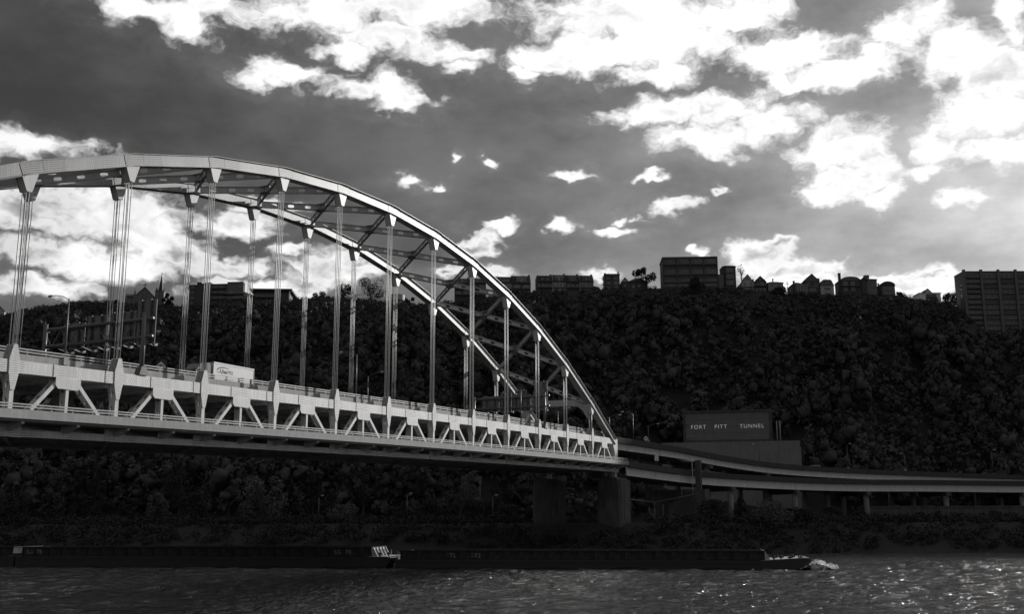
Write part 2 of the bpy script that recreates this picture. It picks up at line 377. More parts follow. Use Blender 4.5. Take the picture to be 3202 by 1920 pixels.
# ---------- hillside wood: one mass
def forest():
    g = np.random.default_rng(21); tv = []
    vid = {}; Q = []; P = []
    def vi(p):
        if p not in vid: vid[p] = len(P); P.append(unit(p))
        return vid[p]
    for ax in range(3):
        for sg in (-1, 1):
            for i in (-1, 0):
                for j in (-1, 0):
                    q = []
                    for (a, b) in ((i, j), (i + 1, j), (i + 1, j + 1), (i, j + 1)):
                        p = [0, 0, 0]; p[ax] = sg; p[(ax + 1) % 3] = a; p[(ax + 2) % 3] = b; q.append(vi(tuple(p)))
                    Q.append(q if sg > 0 else q[::-1])
    CUBE = np.array(P); CQ = np.array(Q)
    for k in range(6):
        c, r = clumps(g, 8, 1.0, .5, 2.2); L_ = leaf_quads(c, r * 1.35, 166, .13, g, .3, .5, .6); S = []
        for cc, rr in zip(c, r): S.append(cc + CUBE * rr * .76 * (1 + g.normal(0, .25, (len(CUBE), 1))) * [1, 1, .85])
        tv.append((L_, np.concatenate(S)))
    parts = []; nl_ = []; ns_ = []
    for y in np.arange(336, 519, 6.2):
        for x in np.arange(-290, 270, 6.6):
            xx = x + g.uniform(-2.6, 2.6); yy = y + g.uniform(-2.4, 2.4)
            foot = np.interp(xx, [-400, -60, 20, 60, 420], [338, 344, 372, 388, 392])
            if yy < foot + 1: continue
            if 52 < xx < 114 and yy < 424: continue
            s = g.uniform(1.8, 3.6) if g.random() < .45 else g.uniform(3.6, 7.6)
            if yy > 505: s = g.uniform(1.2, 2.0)
            zb = float(terrain(xx, yy)) - 1.0; lim = CAM_H + (np.interp(xx * 517 / yy, RX, RZ) + .4 - CAM_H) * yy / 517
            s = min(s, (lim - zb) / 3.6)
            if s < .7: continue
            hz = s * g.uniform(.75, 1.5); a = g.uniform(0, 6.28); lv, sv = tv[g.integers(0, 6)]; v = np.concatenate([lv, sv]); nl_.append(len(lv)); ns_.append(len(sv))
            ca, sa = math.cos(a), math.sin(a)
            w = np.empty_like(v); w[:, 0] = (v[:, 0] * ca - v[:, 1] * sa) * s + xx; w[:, 1] = (v[:, 0] * sa + v[:, 1] * ca) * s + yy
            w[:, 2] = v[:, 2] * hz + zb
            parts.append(w)
    for k in range(1500):
        xx = g.uniform(-262, 232); yy = g.uniform(497, 519); zb = float(terrain(xx, yy)) - .4; lim = CAM_H + (np.interp(xx * 517 / yy, RX, RZ) + g.uniform(.2, 1.6) - CAM_H) * yy / 517
        s = min(g.uniform(.7, 2.0), (lim - zb) / 2.4)
        if s < .3: continue
        a = g.uniform(0, 6.28); lv, sv = tv[g.integers(0, 6)]; lv = lv[:240]; sv = sv[:26 * 5]; v = np.concatenate([lv, sv]); nl_.append(len(lv)); ns_.append(len(sv)); ca, sa = math.cos(a), math.sin(a); w = np.empty_like(v)
        w[:, 0] = (v[:, 0] * ca - v[:, 1] * sa) * s * 1.4 + xx; w[:, 1] = (v[:, 0] * sa + v[:, 1] * ca) * s + yy; w[:, 2] = v[:, 2] * s + zb; parts.append(w)
    v = np.concatenate(parts)
    qs = []; off = 0
    for a, b in zip(nl_, ns_):
        qs.append(np.arange(a).reshape(-1, 4) + off); off += a
        qs.append((CQ[None] + 26 * np.arange(b // 26)[:, None, None]).reshape(-1, 4) + off); off += b
    me = np_mesh('hillside_wood', v, np.concatenate(qs), M['forest']); me.polygons.foreach_set('use_smooth', np.ones(len(me.polygons), bool))
    o = mesh_obj('hillside_wood', me)
    tag(o, 'dense dark wood covering the steep hillside below the houses', 'wood', kind='stuff')
forest()
def bank_shrubs():
    g = np.random.default_rng(5); parts = []
    for k in range(3400):
        x = g.uniform(-190, 230); y = g.uniform(266, 297) if k < 2600 else g.uniform(312, 345)
        if k >= 2600 and x > 30: continue
        if 2 < x < 36 and 276 < y < 302: continue
        s = g.uniform(.7, 2.2); n = 48
        v = leaf_quads(np.array([[0, 0, .5], [.5, .2, .4], [-.4, -.3, .5]]) * s, np.array([.8, .6, .6]) * s, n, .28 * s ** .3, g, .4)
        v += [x, y, float(terrain(x, y))]; parts.append(v)
    v = np.concatenate(parts)
    tag(mesh_obj('bank_shrubs', np_mesh('bank_shrubs', v, quads_idx(len(v)), M['leaf'])), 'low dark scrub along the far river bank', 'shrubs', kind='stuff')
bank_shrubs()
# riverside road on the flat
mb = MB(); mb.box((-320, 299, 7.15), (-4, 309, 7.26)); mb.box((38, 303, 7.15), (330, 312, 7.26)); tag(mb.build('riverside_road', M['asphalt']), kind='structure')
def guard_rail(x0, x1, y, label):
    t = empty('guard_rail', (x0, y, 7.0), 0, label, 'guard rail')
    m = MB(); m.box((0, -.04, .55), (x1 - x0, .04, .87)); m.box((0, -.09, .66), (x1 - x0, -.04, .76)); m.build('rail', M['galv'], t)
    p = MB(); p.box((-.08, .05, 0), (.08, .2, .9)); me = p.mesh('post', M['galv'])
    for k in range(int((x1 - x0) / 4)):
        o = mesh_obj('post', me, t); o.location = (k * 4 + 1, 0, 0)
guard_rail(-150, -4, 297.6, 'long low guard rail beside the riverside road under the bridge')
guard_rail(40, 180, 301.8, 'long low guard rail beside the road right of the bridge pier')
t = empty('retaining_wall', (110, 346, 5.5), R(-3), 'long grey concrete retaining wall behind the small trees under the ramps', 'wall')
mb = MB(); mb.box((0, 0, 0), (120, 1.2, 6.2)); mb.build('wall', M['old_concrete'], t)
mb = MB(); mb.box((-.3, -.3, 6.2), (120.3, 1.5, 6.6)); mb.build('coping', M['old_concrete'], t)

# ------------------------------------------------------------------ the bridge (local x along the span, y away from the camera, z up)
AZ, BX, BY, PL, BW = R(26.9004), -55.9208, 120.8690, 15.24, 18.78
def zr(i): return CAM_H + 19.857 + .019273 * i * PL - .010614 * ((i - 4.5) ** 2 - 20.25)
HA = [30.886, 29.609, 27.013, 23.088, 17.901, 11.344, 3.444]
def chord_z(i):
    k = int(abs(i - 4.5)); return zr(i) + (HA[k] + 2.95 if k < 7 else -2.55)
bridge = empty('arch_bridge', (BX, BY, 0), R(90) - AZ, 'double deck steel tied arch bridge crossing the river, pale riveted paint', 'bridge')
def bw(i, y, z): # bridge local -> world
    s = i * PL; d = V(math.sin(AZ), math.cos(AZ)); n = V(math.cos(AZ), -math.sin(AZ))
    p = V(BX, BY) + d * s - n * y; return Vector((p[0], p[1], z))
XD, YD, ZD = V(1, 0, 0), V(0, 1, 0), V(0, 0, 1)
def perf(mb, p0, p1, hd, H, T, pitch=2.2, hw=.95, hh=.5, th=.035, ends=.5, web=False):
    """box member: solid plates at +-H/2, plates with oval holes at +-T/2"""
    p0, p1 = V(*p0), V(*p1); a = unit(p1 - p0); h = unit(np.asarray(hd, float) - a * np.dot(a, hd)); t = np.cross(a, h); L = np.linalg.norm(p1 - p0)
    for sg in (-1, 1): mb.beam(p0 + h * sg * (H / 2 - th / 2), p1 + h * sg * (H / 2 - th / 2), h, th, T)
    n = max(1, int((L - 2 * ends) / pitch)); cw = (L - 2 * ends) / n; Hh = H / 2 - th
    w2, h2 = hw / 2, hh / 2; c = .22 * min(hw, hh) + .04
    inner = [(-w2 + c, -h2), (w2 - c, -h2), (w2, -h2 + c), (w2, h2 - c), (w2 - c, h2), (-w2 + c, h2), (-w2, h2 - c), (-w2, -h2 + c)]
    T_ = T
    for sg in (1,) if web else (-1, 1):
        if web: T = th
        for q in range(n + 2):
            if q in (0, n + 1):
                x0 = 0 if q == 0 else L - ends
                for off in (0, th):
                    tt = t * (sg * (T / 2 - off)); mb.add([p0 + a * x0 - h * Hh + tt, p0 + a * (x0 + ends) - h * Hh + tt, p0 + a * (x0 + ends) + h * Hh + tt, p0 + a * x0 + h * Hh + tt], [(0, 1, 2, 3)])
                continue
            cx = ends + (q - .5) * cw; W2 = cw / 2
            outer = [(-w2 + c, -Hh), (w2 - c, -Hh), (W2, -h2 + c), (W2, h2 - c), (w2 - c, Hh), (-w2 + c, Hh), (-W2, h2 - c), (-W2, -h2 + c)]
            corner = {1: (W2, -Hh), 3: (W2, Hh), 5: (-W2, Hh), 7: (-W2, -Hh)}
            P = lambda x, y, tt: p0 + a * (cx + x) + h * y + tt
            rings = []
            for off in (0, th):
                tt = t * (sg * (T / 2 - off))
                pts = [P(x, y, tt) for x, y in inner] + [P(x, y, tt) for x, y in outer] + [P(*corner[k], tt) for k in (1, 3, 5, 7)]
                Fs = [(k, (k + 1) % 8, 8 + (k + 1) % 8, 8 + k) for k in range(8)]
                for m_, k in enumerate((1, 3, 5, 7)): Fs.append((8 + k, 16 + m_, 8 + (k + 1) % 8))
                mb.add(pts, Fs); rings.append(pts[:8])
            mb.add(rings[0] + rings[1], [(k, (k + 1) % 8, 8 + (k + 1) % 8, 8 + k) for k in range(8)])
def sweep(mb, pts, sect):
    """pts: (x,z) polyline in the truss plane; sect: closed polygon of (y, h)"""
    pts = [V(*p) for p in pts]; m = len(pts); n = len(sect); P = []; us = [0]
    per = [0]
    for k in range(n): per.append(per[-1] + math.hypot(sect[(k + 1) % n][0] - sect[k][0], sect[(k + 1) % n][1] - sect[k][1]))
    for k in range(m):
        if k: us.append(us[-1] + np.linalg.norm(pts[k] - pts[k - 1]))
        ta = unit(pts[k] - pts[k - 1]) if k else None; tb = unit(pts[k + 1] - pts[k]) if k < m - 1 else None
        tm = unit((ta if ta is not None else tb) + (tb if tb is not None else ta)); nm = V(-tm[1], tm[0])
        sc = 1 / max(.5, np.dot(nm, V(-(ta if ta is not None else tb)[1], (ta if ta is not None else tb)[0])))
        for (y, h) in sect: q = pts[k] + nm * h * sc; P.append((q[0], y, q[1]))
    Fs = []; U = []
    for k in range(m - 1):
        for j in range(n):
            Fs.append((k * n + j, k * n + (j + 1) % n, (k + 1) * n + (j + 1) % n, (k + 1) * n + j))
            U.append(((us[k], per[j]), (us[k], per[j + 1]), (us[k + 1], per[j + 1]), (us[k + 1], per[j])))
    Fs += [tuple(range(n))[::-1], tuple((m - 1) * n + j for j in range(n))]; U += [None, None]
    mb.add(P, Fs, U)
def isect(y0, D, H, ov, th=.07):
    """box section with cover plates overhanging by ov"""
    a, b, h = y0, y0 + D, H / 2
    return [(a - ov, -h), (b + ov, -h), (b + ov, -h + th), (b, -h + th), (b, h - th), (b + ov, h - th), (b + ov, h), (a - ov, h), (a - ov, h - th), (a, h - th), (a, -h + th), (a - ov, -h + th)]
def rsect(y0, D, H): a, b, h = y0, y0 + D, H / 2; return [(a, -h), (b, -h), (b, h), (a, h)]
TD, TC, TH = 1.1, -2.5, 1.42      # truss depth (y), tie centre, tie height
def tie_pt(i): return (i * PL, zr(i) + TC)
def truss(y0, near):
    # arch rib: straight lengths and kinked joint lengths with open seams between, over a recessed core
    knots = [V(i * PL, chord_z(i)) for i in range(-3, 13)]
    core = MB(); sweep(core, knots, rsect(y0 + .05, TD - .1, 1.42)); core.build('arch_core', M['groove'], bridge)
    sec = isect(y0, TD, 1.62, .27)
    for k in range(16):
        p = knots[k]; m = MB()
        a = p + unit(knots[k - 1] - p) * 1.45 if k else None; b = p + unit(knots[k + 1] - p) * 1.7 if k < 15 else None
        if near or k > 2:
            sweep(m, [q for q in (a, p, b) if q is not None], isect(y0 - .03, TD + .06, 1.66, .27)); m.build('arch_joint', M['rib_riv'], bridge)
        if k < 15:
            q = knots[k + 1]; m = MB(); d = unit(q - p)
            sweep(m, [p + d * 1.78, q - d * 1.55], sec); m.build('arch_segment', M['rib_riv'], bridge)
    # tie girder
    ii = [-3 + .25 * k for k in range(61)]
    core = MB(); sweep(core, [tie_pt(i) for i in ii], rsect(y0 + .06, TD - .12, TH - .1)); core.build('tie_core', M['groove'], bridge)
    for i in range(-3, 13):
        for (f0, f1) in ((-.135, .345), (.357, .853)):
            a, b = max(-3.05, i + f0), min(12.06, i + f1)
            if b - a < .05: continue
            m = MB(); sweep(m, [tie_pt(a), tie_pt((a + b) / 2), tie_pt(b)], rsect(y0, TD, TH)); m.build('tie_segment', M['paint_riv'], bridge)
    # lower chord
    for i in range(-3, 12):
        m = MB(); sweep(m, [(i * PL, zr(i) - 9.95), ((i + .5) * PL, zr(i + .5) - 9.95), ((i + 1) * PL, zr(i + 1) - 9.95)], rsect(y0 + .02, TD - .04, .82)); m.build('bottom_chord', M['paint_riv'], bridge)
    for i in range(-3, 13):
        x = i * PL; z = zr(i)
        # knuckle plates at the tie, hanger box above
        if i not in (-3, 12):
            prof = [(-.26, -5.15), (.26, -5.15), (.66, -3.3), (.7, -1.7), (.24, 0), (-.24, 0), (-.7, -1.7), (-.66, -3.3)]
            for yy in (y0 - .07, y0 + TD + .01):
                m = MB(); m.prism(prof, XD, ZD, (x, yy, z), (0, .06, 0)); m.build('knuckle_plate', M['paint_riv'] if yy < y0 else M['paint'], bridge)
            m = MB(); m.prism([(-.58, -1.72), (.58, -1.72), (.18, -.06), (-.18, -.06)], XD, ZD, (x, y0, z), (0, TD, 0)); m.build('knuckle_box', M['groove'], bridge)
            for j in range(4):
                m = MB(); yy = y0 + .14 + j * .27; m.prism([(-.68, -1.72), (.68, -1.72), (.23, -.03), (-.23, -.03)], XD, ZD, (x, yy, z), (0, .05, 0)); m.build('stiffener', M['paint'], bridge)
            # hanger shoe under the rib
            zc = chord_z(i); k = int(abs(i - 4.5)); za = z + HA[k]
            dxs = (chord_z(i + 1) - chord_z(i - 1)) / (2 * PL)
            pl = [(-.36, 0), (.36, 0), (1.12, zc - za - .9 + 1.12 * dxs), (-1.12, zc - za - .9 - 1.12 * dxs)]
            for yy in (y0 - .06, y0 + TD):
                m = MB(); m.prism(pl, XD, ZD, (x, yy, za), (0, .06, 0)); m.build('hanger_plate', M['paint'], bridge)
            pl2 = [(-.28, .05), (.28, .05), (1.0, zc - za - .9 + 1.0 * dxs), (-1.0, zc - za - .9 - 1.0 * dxs)]
            m = MB(); m.prism(pl2, XD, ZD, (x, y0 + .02, za), (0, TD - .04, 0)); m.build('hanger_shoe', M['paint'], bridge)
            # four ropes
            for dx in (-.2, .2):
                for dy in (.24, .86):
                    m = MB(); m.tube([(x + dx, y0 + dy, z - .1), (x + dx, y0 + dy, za + .15)], .062, 6); m.build('hanger_rope', M['cable'], bridge, True)
        # vertical with holes in its side plates
        m = MB(); yc = y0 + TD / 2; zb = z - 9.55
        perf(m, (x, yc, zb), (x, yc, z - 3.26), YD, TD - .06, .56, pitch=1.75, hw=.75, hh=.42, ends=.35); m.build('vertical', M['paint'], bridge)
        if i < 12:
            xm = x + PL / 2; zm = zr(i + .5); zb2 = zm - 9.55
            m = MB(); perf(m, (xm, yc, zb2), (xm, yc, zm - 3.27), YD, TD - .06, .42, pitch=1.75, hw=.75, hh=.42, ends=.35); m.build('vertical', M['paint'], bridge)
            for sg in (-1, 1):
                xe = xm + sg * PL / 2; ze = zr(i + .5 + sg * .5)
                m = MB(); perf(m, (xm + sg * 1.35, yc, zm - 3.6), (xe - sg * .75, yc, ze - 9.35), YD, TD - .1, .46, pitch=1.6, hw=.7, hh=.40, ends=.5); m.build('diagonal', M['paint'], bridge)
            prof = [(-1.82, -3.2), (1.82, -3.2), (1.82, -4.15), (1.45, -4.55), (-1.45, -4.55), (-1.82, -4.15)]
            for yy in (y0 - .05, y0 + TD):
                m = MB(); m.prism(prof[::-1], XD, ZD, (xm, yy, zm), (0, .05, 0)); m.build('gusset_plate', M['paint'], bridge)
            m = MB(); m.prism([(-.55, -9.6), (.55, -9.6), (.36, -8.35), (-.36, -8.35)], XD, ZD, (xm, y0 - .04, zm), (0, .06, 0)); m.build('gusset_plate', M['paint'], bridge)
        m = MB(); m.prism([(-1.65, -10.38), (1.65, -10.38), (1.65, -8.35), (-1.65, -8.35)], XD, ZD, (x, y0 - .05, z), (0, .07, 0)); m.build('lower_gusset', M['paint_riv'], bridge)
    # end post block at the pier
    for i, sg in ((12, 1), (-3, -1)):
        x = i * PL; z = zr(i); m = MB(); m.prism([(-1.0 * sg, -1.7), (-1.9 * sg, -3.3), (-.75 * sg, -5.2), (-.75 * sg, -10.35), (.85 * sg, -10.35), (.85 * sg, -1.5)][::sg], XD, ZD, (x, y0 - .04, z), (0, TD + .08, 0))
        m.build('end_post', M['paint_riv'], bridge)
        m = MB(); m.box((x + sg * 1.05 - .25, y0 - .03, z - 10.35), (x + sg * 1.05 + .25, y0 + TD, z - 1.75)); m.build('end_stiffener', M['paint'], bridge)
truss(0.0, True); truss(BW - .3, False)
# sway bracing: crossing struts with oval holes in every panel between the two ribs
ya, yb = TD, BW - .3
for i in range(-2, 11):
    A0, A1 = V(i * PL, ya, chord_z(i) - .15), V((i + 1) * PL, ya, chord_z(i + 1) - .15)
    B0, B1 = V(i * PL, yb, chord_z(i) - .15), V((i + 1) * PL, yb, chord_z(i + 1) - .15)
    sl_ = unit(A1 - A0); up = unit(np.cross(sl_, YD)); up = up if up[2] > 0 else -up
    c = (A0 + B1) / 2
    for (p, q) in ((A0, c), (c, B1), (B0, c), (c, A1)):
        d = unit(q - p); g0 = .9 if p is not c else .55; g1 = .9 if q is not c else .55
        m = MB(); perf(m, p + d * g0, q - d * g1, up, 1.12, .5, pitch=2.35, hw=1.05, hh=.52, ends=.6, web=True); m.build('sway_strut', M['strut'], bridge)
    m = MB(); r_ = 1.5
    for hh in (-.545, .545):
        d1, d2 = unit(B1 - A0), unit(A1 - B0); e = up * hh
        pts = []
        for (da, db) in ((d1, d2), (d2, -d1), (-d1, -d2), (-d2, d1)):
            pn = np.cross(up, da); pts += [c + e + da * r_ + pn * .26 * -1, c + e + da * r_ + pn * .26]
            pts.append(c + e + unit(da + db) * .62)
        nP = len(pts); m.add([p - up * .02 for p in pts] + [p + up * .02 for p in pts], [tuple(range(nP))[::-1], tuple(range(nP, 2 * nP))] + [(k, (k + 1) % nP, nP + (k + 1) % nP, nP + k) for k in range(nP)])
    m.beam(c - up * .52, c + up * .52, d1, .55, .55)
    m.build('brace_junction', M['strut'], bridge)
    for P_ in (A0, B0) if i > -2 else ():
        m = MB(); sgn = 1 if P_ is A0 else -1
        m.prism([(-1.2, 0), (1.2, 0), (.6, 1.15 * sgn), (-.6, 1.15 * sgn)][::sgn], sl_, YD, P_ - up * .58, up * .04); m.build('brace_plate', M['paint'], bridge)
# portal frame with curved haunches
for i in (11, -2):
    zc = chord_z(i); prof = []; n = 14; w = yb - ya
    for k in range(n + 1):
        t_ = k / n; y = ya + w * t_; e = abs(2 * t_ - 1); prof.append((y, -.95 - 3.1 * max(0, (e - .62) / .38) ** 2.2 + .35 * (1 - e * e)))
    prof += [(yb, .75), (ya + w / 2, 1.0), (ya, .75)]
    m = MB(); m.prism(prof[::-1], YD, ZD, (i * PL - .65, 0, zc), (1.3, 0, 0)); m.build('portal_beam', M['strut'], bridge)

# decks
def strip(name, mat, i0, i1, y0, y1, z0, z1, step=.5, gap=0.):
    n = max(1, int(round((i1 - i0) / step)))
    for k in range(n):
        a, b = i0 + (i1 - i0) * k / n, i0 + (i1 - i0) * (k + 1) / n
        xa, xb = a * PL + gap, b * PL - gap; za, zb = zr(a), zr(b); m = MB()
        m.add([(xa, y0, za + z0), (xb, y0, zb + z0), (xb, y1, zb + z0), (xa, y1, za + z0), (xa, y0, za + z1), (xb, y0, zb + z1), (xb, y1, zb + z1), (xa, y1, za + z1)],
              [(0, 3, 2, 1), (4, 5, 6, 7), (0, 1, 5, 4), (1, 2, 6, 5), (2, 3, 7, 6), (3, 0, 4, 7)], )
        m.build(name, mat, bridge)
PY = 1.85                                                        # upper parapet set back behind the near truss
LOW = -2.75                                                      # lower parapet outside it
strip('upper_deck', M['asphalt'], -3, 12, PY + .35, BW + .6 - PY, -2.15, -1.9, 3)
strip('deck_soffit', M['concrete'], -3, 12, PY - .1, BW + 1.05 - PY, -2.42, -2.156, 3)
strip('lower_deck', M['asphalt'], -3, 12, LOW + .42, BW + .5 - LOW, -8.5, -8.25, 3)
strip('deck_soffit', M['concrete'], -3, 12, LOW + .42, BW + .5 - LOW, -8.8, -8.506, 3)
strip('parapet', M['concrete'], -3, 12.1, PY, PY + .34, -2.1, -.72, .375, .012)
strip('parapet', M['concrete'], -3, 12.1, BW + .62 - PY, BW + .96 - PY, -2.1, -.82, .75, .012)
strip('fascia_parapet', M['concrete'], -3, 12.15, LOW, LOW + .4, -8.54, -7.53, .25, .008)
strip('fascia_parapet', M['concrete'], -3, 12.15, BW + .52 - LOW, BW + .92 - LOW, -8.62, -7.55, .75, .01)
# floor beams and stringers
for k in range(-6, 25):
    i = k / 2; x = i * PL; z = zr(i)
    m = MB(); m.box((x - .25, TD + .1, z - 3.6), (x + .25, BW - .35, z - 2.43)); m.build('floor_beam', M['paint'], bridge)
    m = MB(); m.prism([(-1.6, -9.2), (BW + 2.3, -9.2), (BW + 2.3, -8.82), (-1.9, -8.82)] if False else [(LOW + .5, -8.82), (LOW + .5, -9.05), (-.3, -9.75), (BW + .9, -9.75), (BW + .5 - LOW, -9.05), (BW + .5 - LOW, -8.82)], YD, ZD, (x - .2, 0, z), (.4, 0, 0)); m.build('floor_beam', M['paint'], bridge)
for y in (2.8, 6.2, 9.6, 13.0, 16.2):
    strip('stringer', M['paint'], -3, 12, y - .15, y + .15, -9.6, -8.802, 5)
    strip('stringer', M['paint'], -3, 12, y - .15, y + .15, -3.1, -2.422, 5)
for k in range(-3, 12):
    for (ya_, yb_) in ((TD, BW - .3), (BW - .3, TD)):
        m = MB(); m.beam((k * PL, ya_, zr(k) - 10.2), ((k + 1) * PL, yb_, zr(k + 1) - 10.2), ZD, .3, .35); m.build('lateral_brace', M['paint'], bridge)
# railings
def railing(y, zbase, hs, h, i0, i1, sp, mp, slant=0.):
    n = int((i1 - i0) * PL / sp); pm = MB()
    pm.add([(-.1, 0, 0), (.1, 0, 0), (.1, .22, 0), (-.1, .22, 0), (-.1 - slant, .03, h), (.1 - slant, .03, h), (.1 - slant, .17, h), (-.1 - slant, .17, h)],
           [(0, 3, 2, 1), (4, 5, 6, 7), (0, 1, 5, 4), (1, 2, 6, 5), (2, 3, 7, 6), (3, 0, 4, 7)])
    me = pm.mesh('railing_post', mp)
    for k in range(n + 1):
        i = i0 + (i1 - i0) * k / n; o = mesh_obj('railing_post', me, bridge); o.location = (i * PL, y, zr(i) + zbase)
    for hz in hs:
        m = MB(); sweep(m, [(i_ * PL, zr(i_) + zbase + hz) for i_ in np.linspace(i0, i1, 32)], rsect(y - .06, .1, .13)); m.build('rail', M['rail'], bridge)
railing(PY + .07, -.72, (.28, .6), .68, -1.5, 12, 2.6, M['dark_rail'])
railing(LOW + .1, -7.55, (.30, .60), .66, -1.5, 12.1, 2.9, M['dark_rail'], .22)
railing(BW + .7 - PY, -.82, (.36, .74), .84, -1.5, 12, 3.2, M['dark_rail'])
m = MB(); sweep(m, [(i_ * PL, zr(i_) - 7.0) for i_ in np.linspace(-3, 12, 16)], rsect(BW + .65 - LOW, .1, .13)); m.build('rail', M['rail'], bridge)
# inspection cradles hung under the lower deck
for i_ in (4.28, 4.62, 11.6):
    m = MB(); x = i_ * PL; z = zr(i_) - 9.7; y = -.9
    for (a, b) in (((-1.2, 0), (1.2, 0)), ((-1.2, .6), (1.2, .6)), ((-1.2, 1.15), (1.2, 1.15))): m.beam((x + a[0], y, z + a[1]), (x + b[0], y, z + b[1]), ZD, .07, .07)
    for a in (-1.2, -.4, .4, 1.2): m.beam((x + a, y, z), (x + a, y, z + 1.2), XD, .06, .06)
    m.build('inspection_cradle', M['rail'], bridge)

# ------------------------------------------------------------------ bridge pier on the far bank
def pier():
    t = empty('bridge_pier', bw(12, 0, 0), R(90) - AZ, 'twin shaft stained concrete pier under the right end of the arch', 'pier')
    for y in (.5, BW + .2):
        m = MB(); n = 20; P = []; zt = zr(12) - 12.4
        prof = [(-2.9, -3.3), (2.9, -3.3), (3.5, -2.7), (3.5, 2.7), (2.9, 3.3), (-2.9, 3.3), (-3.5, 2.7), (-3.5, -2.7)]
        for k, (za, zb, ex) in enumerate(((-2, 6, .25), (6, zt, 0))):
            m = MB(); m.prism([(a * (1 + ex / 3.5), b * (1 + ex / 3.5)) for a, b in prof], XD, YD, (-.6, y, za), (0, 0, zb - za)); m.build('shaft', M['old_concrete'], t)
        m = MB(); m.box((-4.2, y - 2.2, zt), (3.0, y + 2.2, zt + .55)); m.build('cap', M['old_concrete'], t)
        m = MB(); m.prism([(-.9, 0), (.9, 0), (.35, 1.45), (-.35, 1.45)], XD, ZD, (-.1, y - .5, zt + .55), (0, 1.0, 0)); m.build('bearing', M['paint'], t)
        m = MB()
        for (yy, xx) in ((y - 2.3, 0), (y + 2.3, 0)):
            for hz in (.5, 1.0): m.beam((-4.2, yy, zt + .55 + hz), (3.0, yy, zt + .55 + hz), ZD, .06, .06)
            for xx in np.arange(-4.2, 3.1, 1.2): m.beam((xx, yy, zt + .55), (xx, yy, zt + 1.6), XD, .06, .06)
        m.build('cap_railing', M['galv'], t)
        for sx in (2.2, -2.0):
            m = MB(); m.tube([(sx, y - 3.42, .5), (sx, y - 3.42, zt)], .07, 6); m.build('downpipe', M['galv'], t)
    m = MB(); m.box((-3.0, 3.6, -2), (1.8, BW - 3.0, 5.6)); m.build('web_wall', M['old_concrete'], t)
    m = MB(); m.box((-3.2, 3.65, 5.6), (2.0, BW - 3.05, 6.0)); m.build('coping', M['old_concrete'], t)
    for (x, y, w, h, z, txt) in ((-1.2, -2.87, 1.3, 1.1, 3.3, True), (-2.6, BW - 3.25, .95, 2.3, 2.6, False)):
        s = empty('notice_board', bw(12, 0, 0), R(90) - AZ, 'small white notice board on the near pier shaft just above the barge' if txt else 'narrow white navigation board on the left pier shaft', 'sign')
        m = MB(); m.box((x - w / 2, y - .12 - .4, z), (x + w / 2, y - .05 - .4, z + h)); m.build('board', M['white'], s)
        if txt:
            lettering('lettering', 'End', .34, .01, M['ink'], s, (x, y - .55, z + .68), (R(90), 0, 0), align='CENTER')
            lettering('lettering', 'No Wake', .32, .01, M['ink'], s, (x, y - .55, z + .22), (R(90), 0, 0), .8, align='CENTER')
        else:
            m = MB(); a = [(x + .3 * math.cos(k * .5236), y - .54, z + 1.75 + .38 * math.sin(k * .5236)) for k in range(12)]
            m.tube(a + [a[0]], .05, 4); m.build('ring', M['ink'], s)
            m = MB(); m.tube([(x - .2, y - .54, z + 1.5), (x + .2, y - .54, z + 2.0)], .04, 4); m.build('bar', M['ink'], s)
            lettering('lettering', 'NO', .34, .01, M['ink'], s, (x, y - .54, z + .75), (R(90), 0, 0), align='CENTER')
            lettering('lettering', 'WAKE', .28, .01, M['ink'], s, (x, y - .54, z + .3), (R(90), 0, 0), align='CENTER')
pier()
# second pier beyond the left edge
t = empty('bridge_pier', bw(-3, 0, 0), R(90) - AZ, 'concrete pier under the left end of the arch, beyond the picture edge', 'pier')
for y in (.5, BW + .2):
    m = MB(); m.prism([(-2.9, -3.3), (2.9, -3.3), (3.5, -2.7), (3.5, 2.7), (2.9, 3.3), (-2.9, 3.3), (-3.5, 2.7), (-3.5, -2.7)], XD, YD, (0, y, -2), (0, 0, zr(-3) - 8.4)); m.build('shaft', M['old_concrete'], t)

# ------------------------------------------------------------------ curving ramps on the right
def catmull(P, n=10):
    P = [V(*p) for p in P]; out = []
    Q = [2 * P[0] - P[1]] + P + [2 * P[-1] - P[-2]]
    for k in range(1, len(Q) - 2):
        for j in range(n):
            t_ = j / n; a, b, c, d = Q[k - 1:k + 3]
            out.append(.5 * (2 * b + (c - a) * t_ + (2 * a - 5 * b + 4 * c - d) * t_ ** 2 + (3 * b - a - 3 * c + d) * t_ ** 3))
    return out + [P[-1]]
def ribbon(m, path, sect):
    """sect: closed polygon of (offset to the near/right side, dz)"""
    n = len(sect); P = []
    for k, p in enumerate(path):
        d = path[min(k + 1, len(path) - 1)] - path[max(k - 1, 0)]; d = unit(d[:2]); r = V(d[1], -d[0])
        for (o, z) in sect: P.append((p[0] + r[0] * o, p[1] + r[1] * o, p[2] + z))
    L = len(path)
    m.add(P, [(k * n + j, k * n + (j + 1) % n, (k + 1) * n + (j + 1) % n, (k + 1) * n + j) for k in range(L - 1) for j in range(n)] + [tuple(range(n))[::-1], tuple((L - 1) * n + j for j in range(n))])
def rect(o0, o1, z0, z1): return [(o0, z0), (o1, z0), (o1, z1), (o0, z1)]
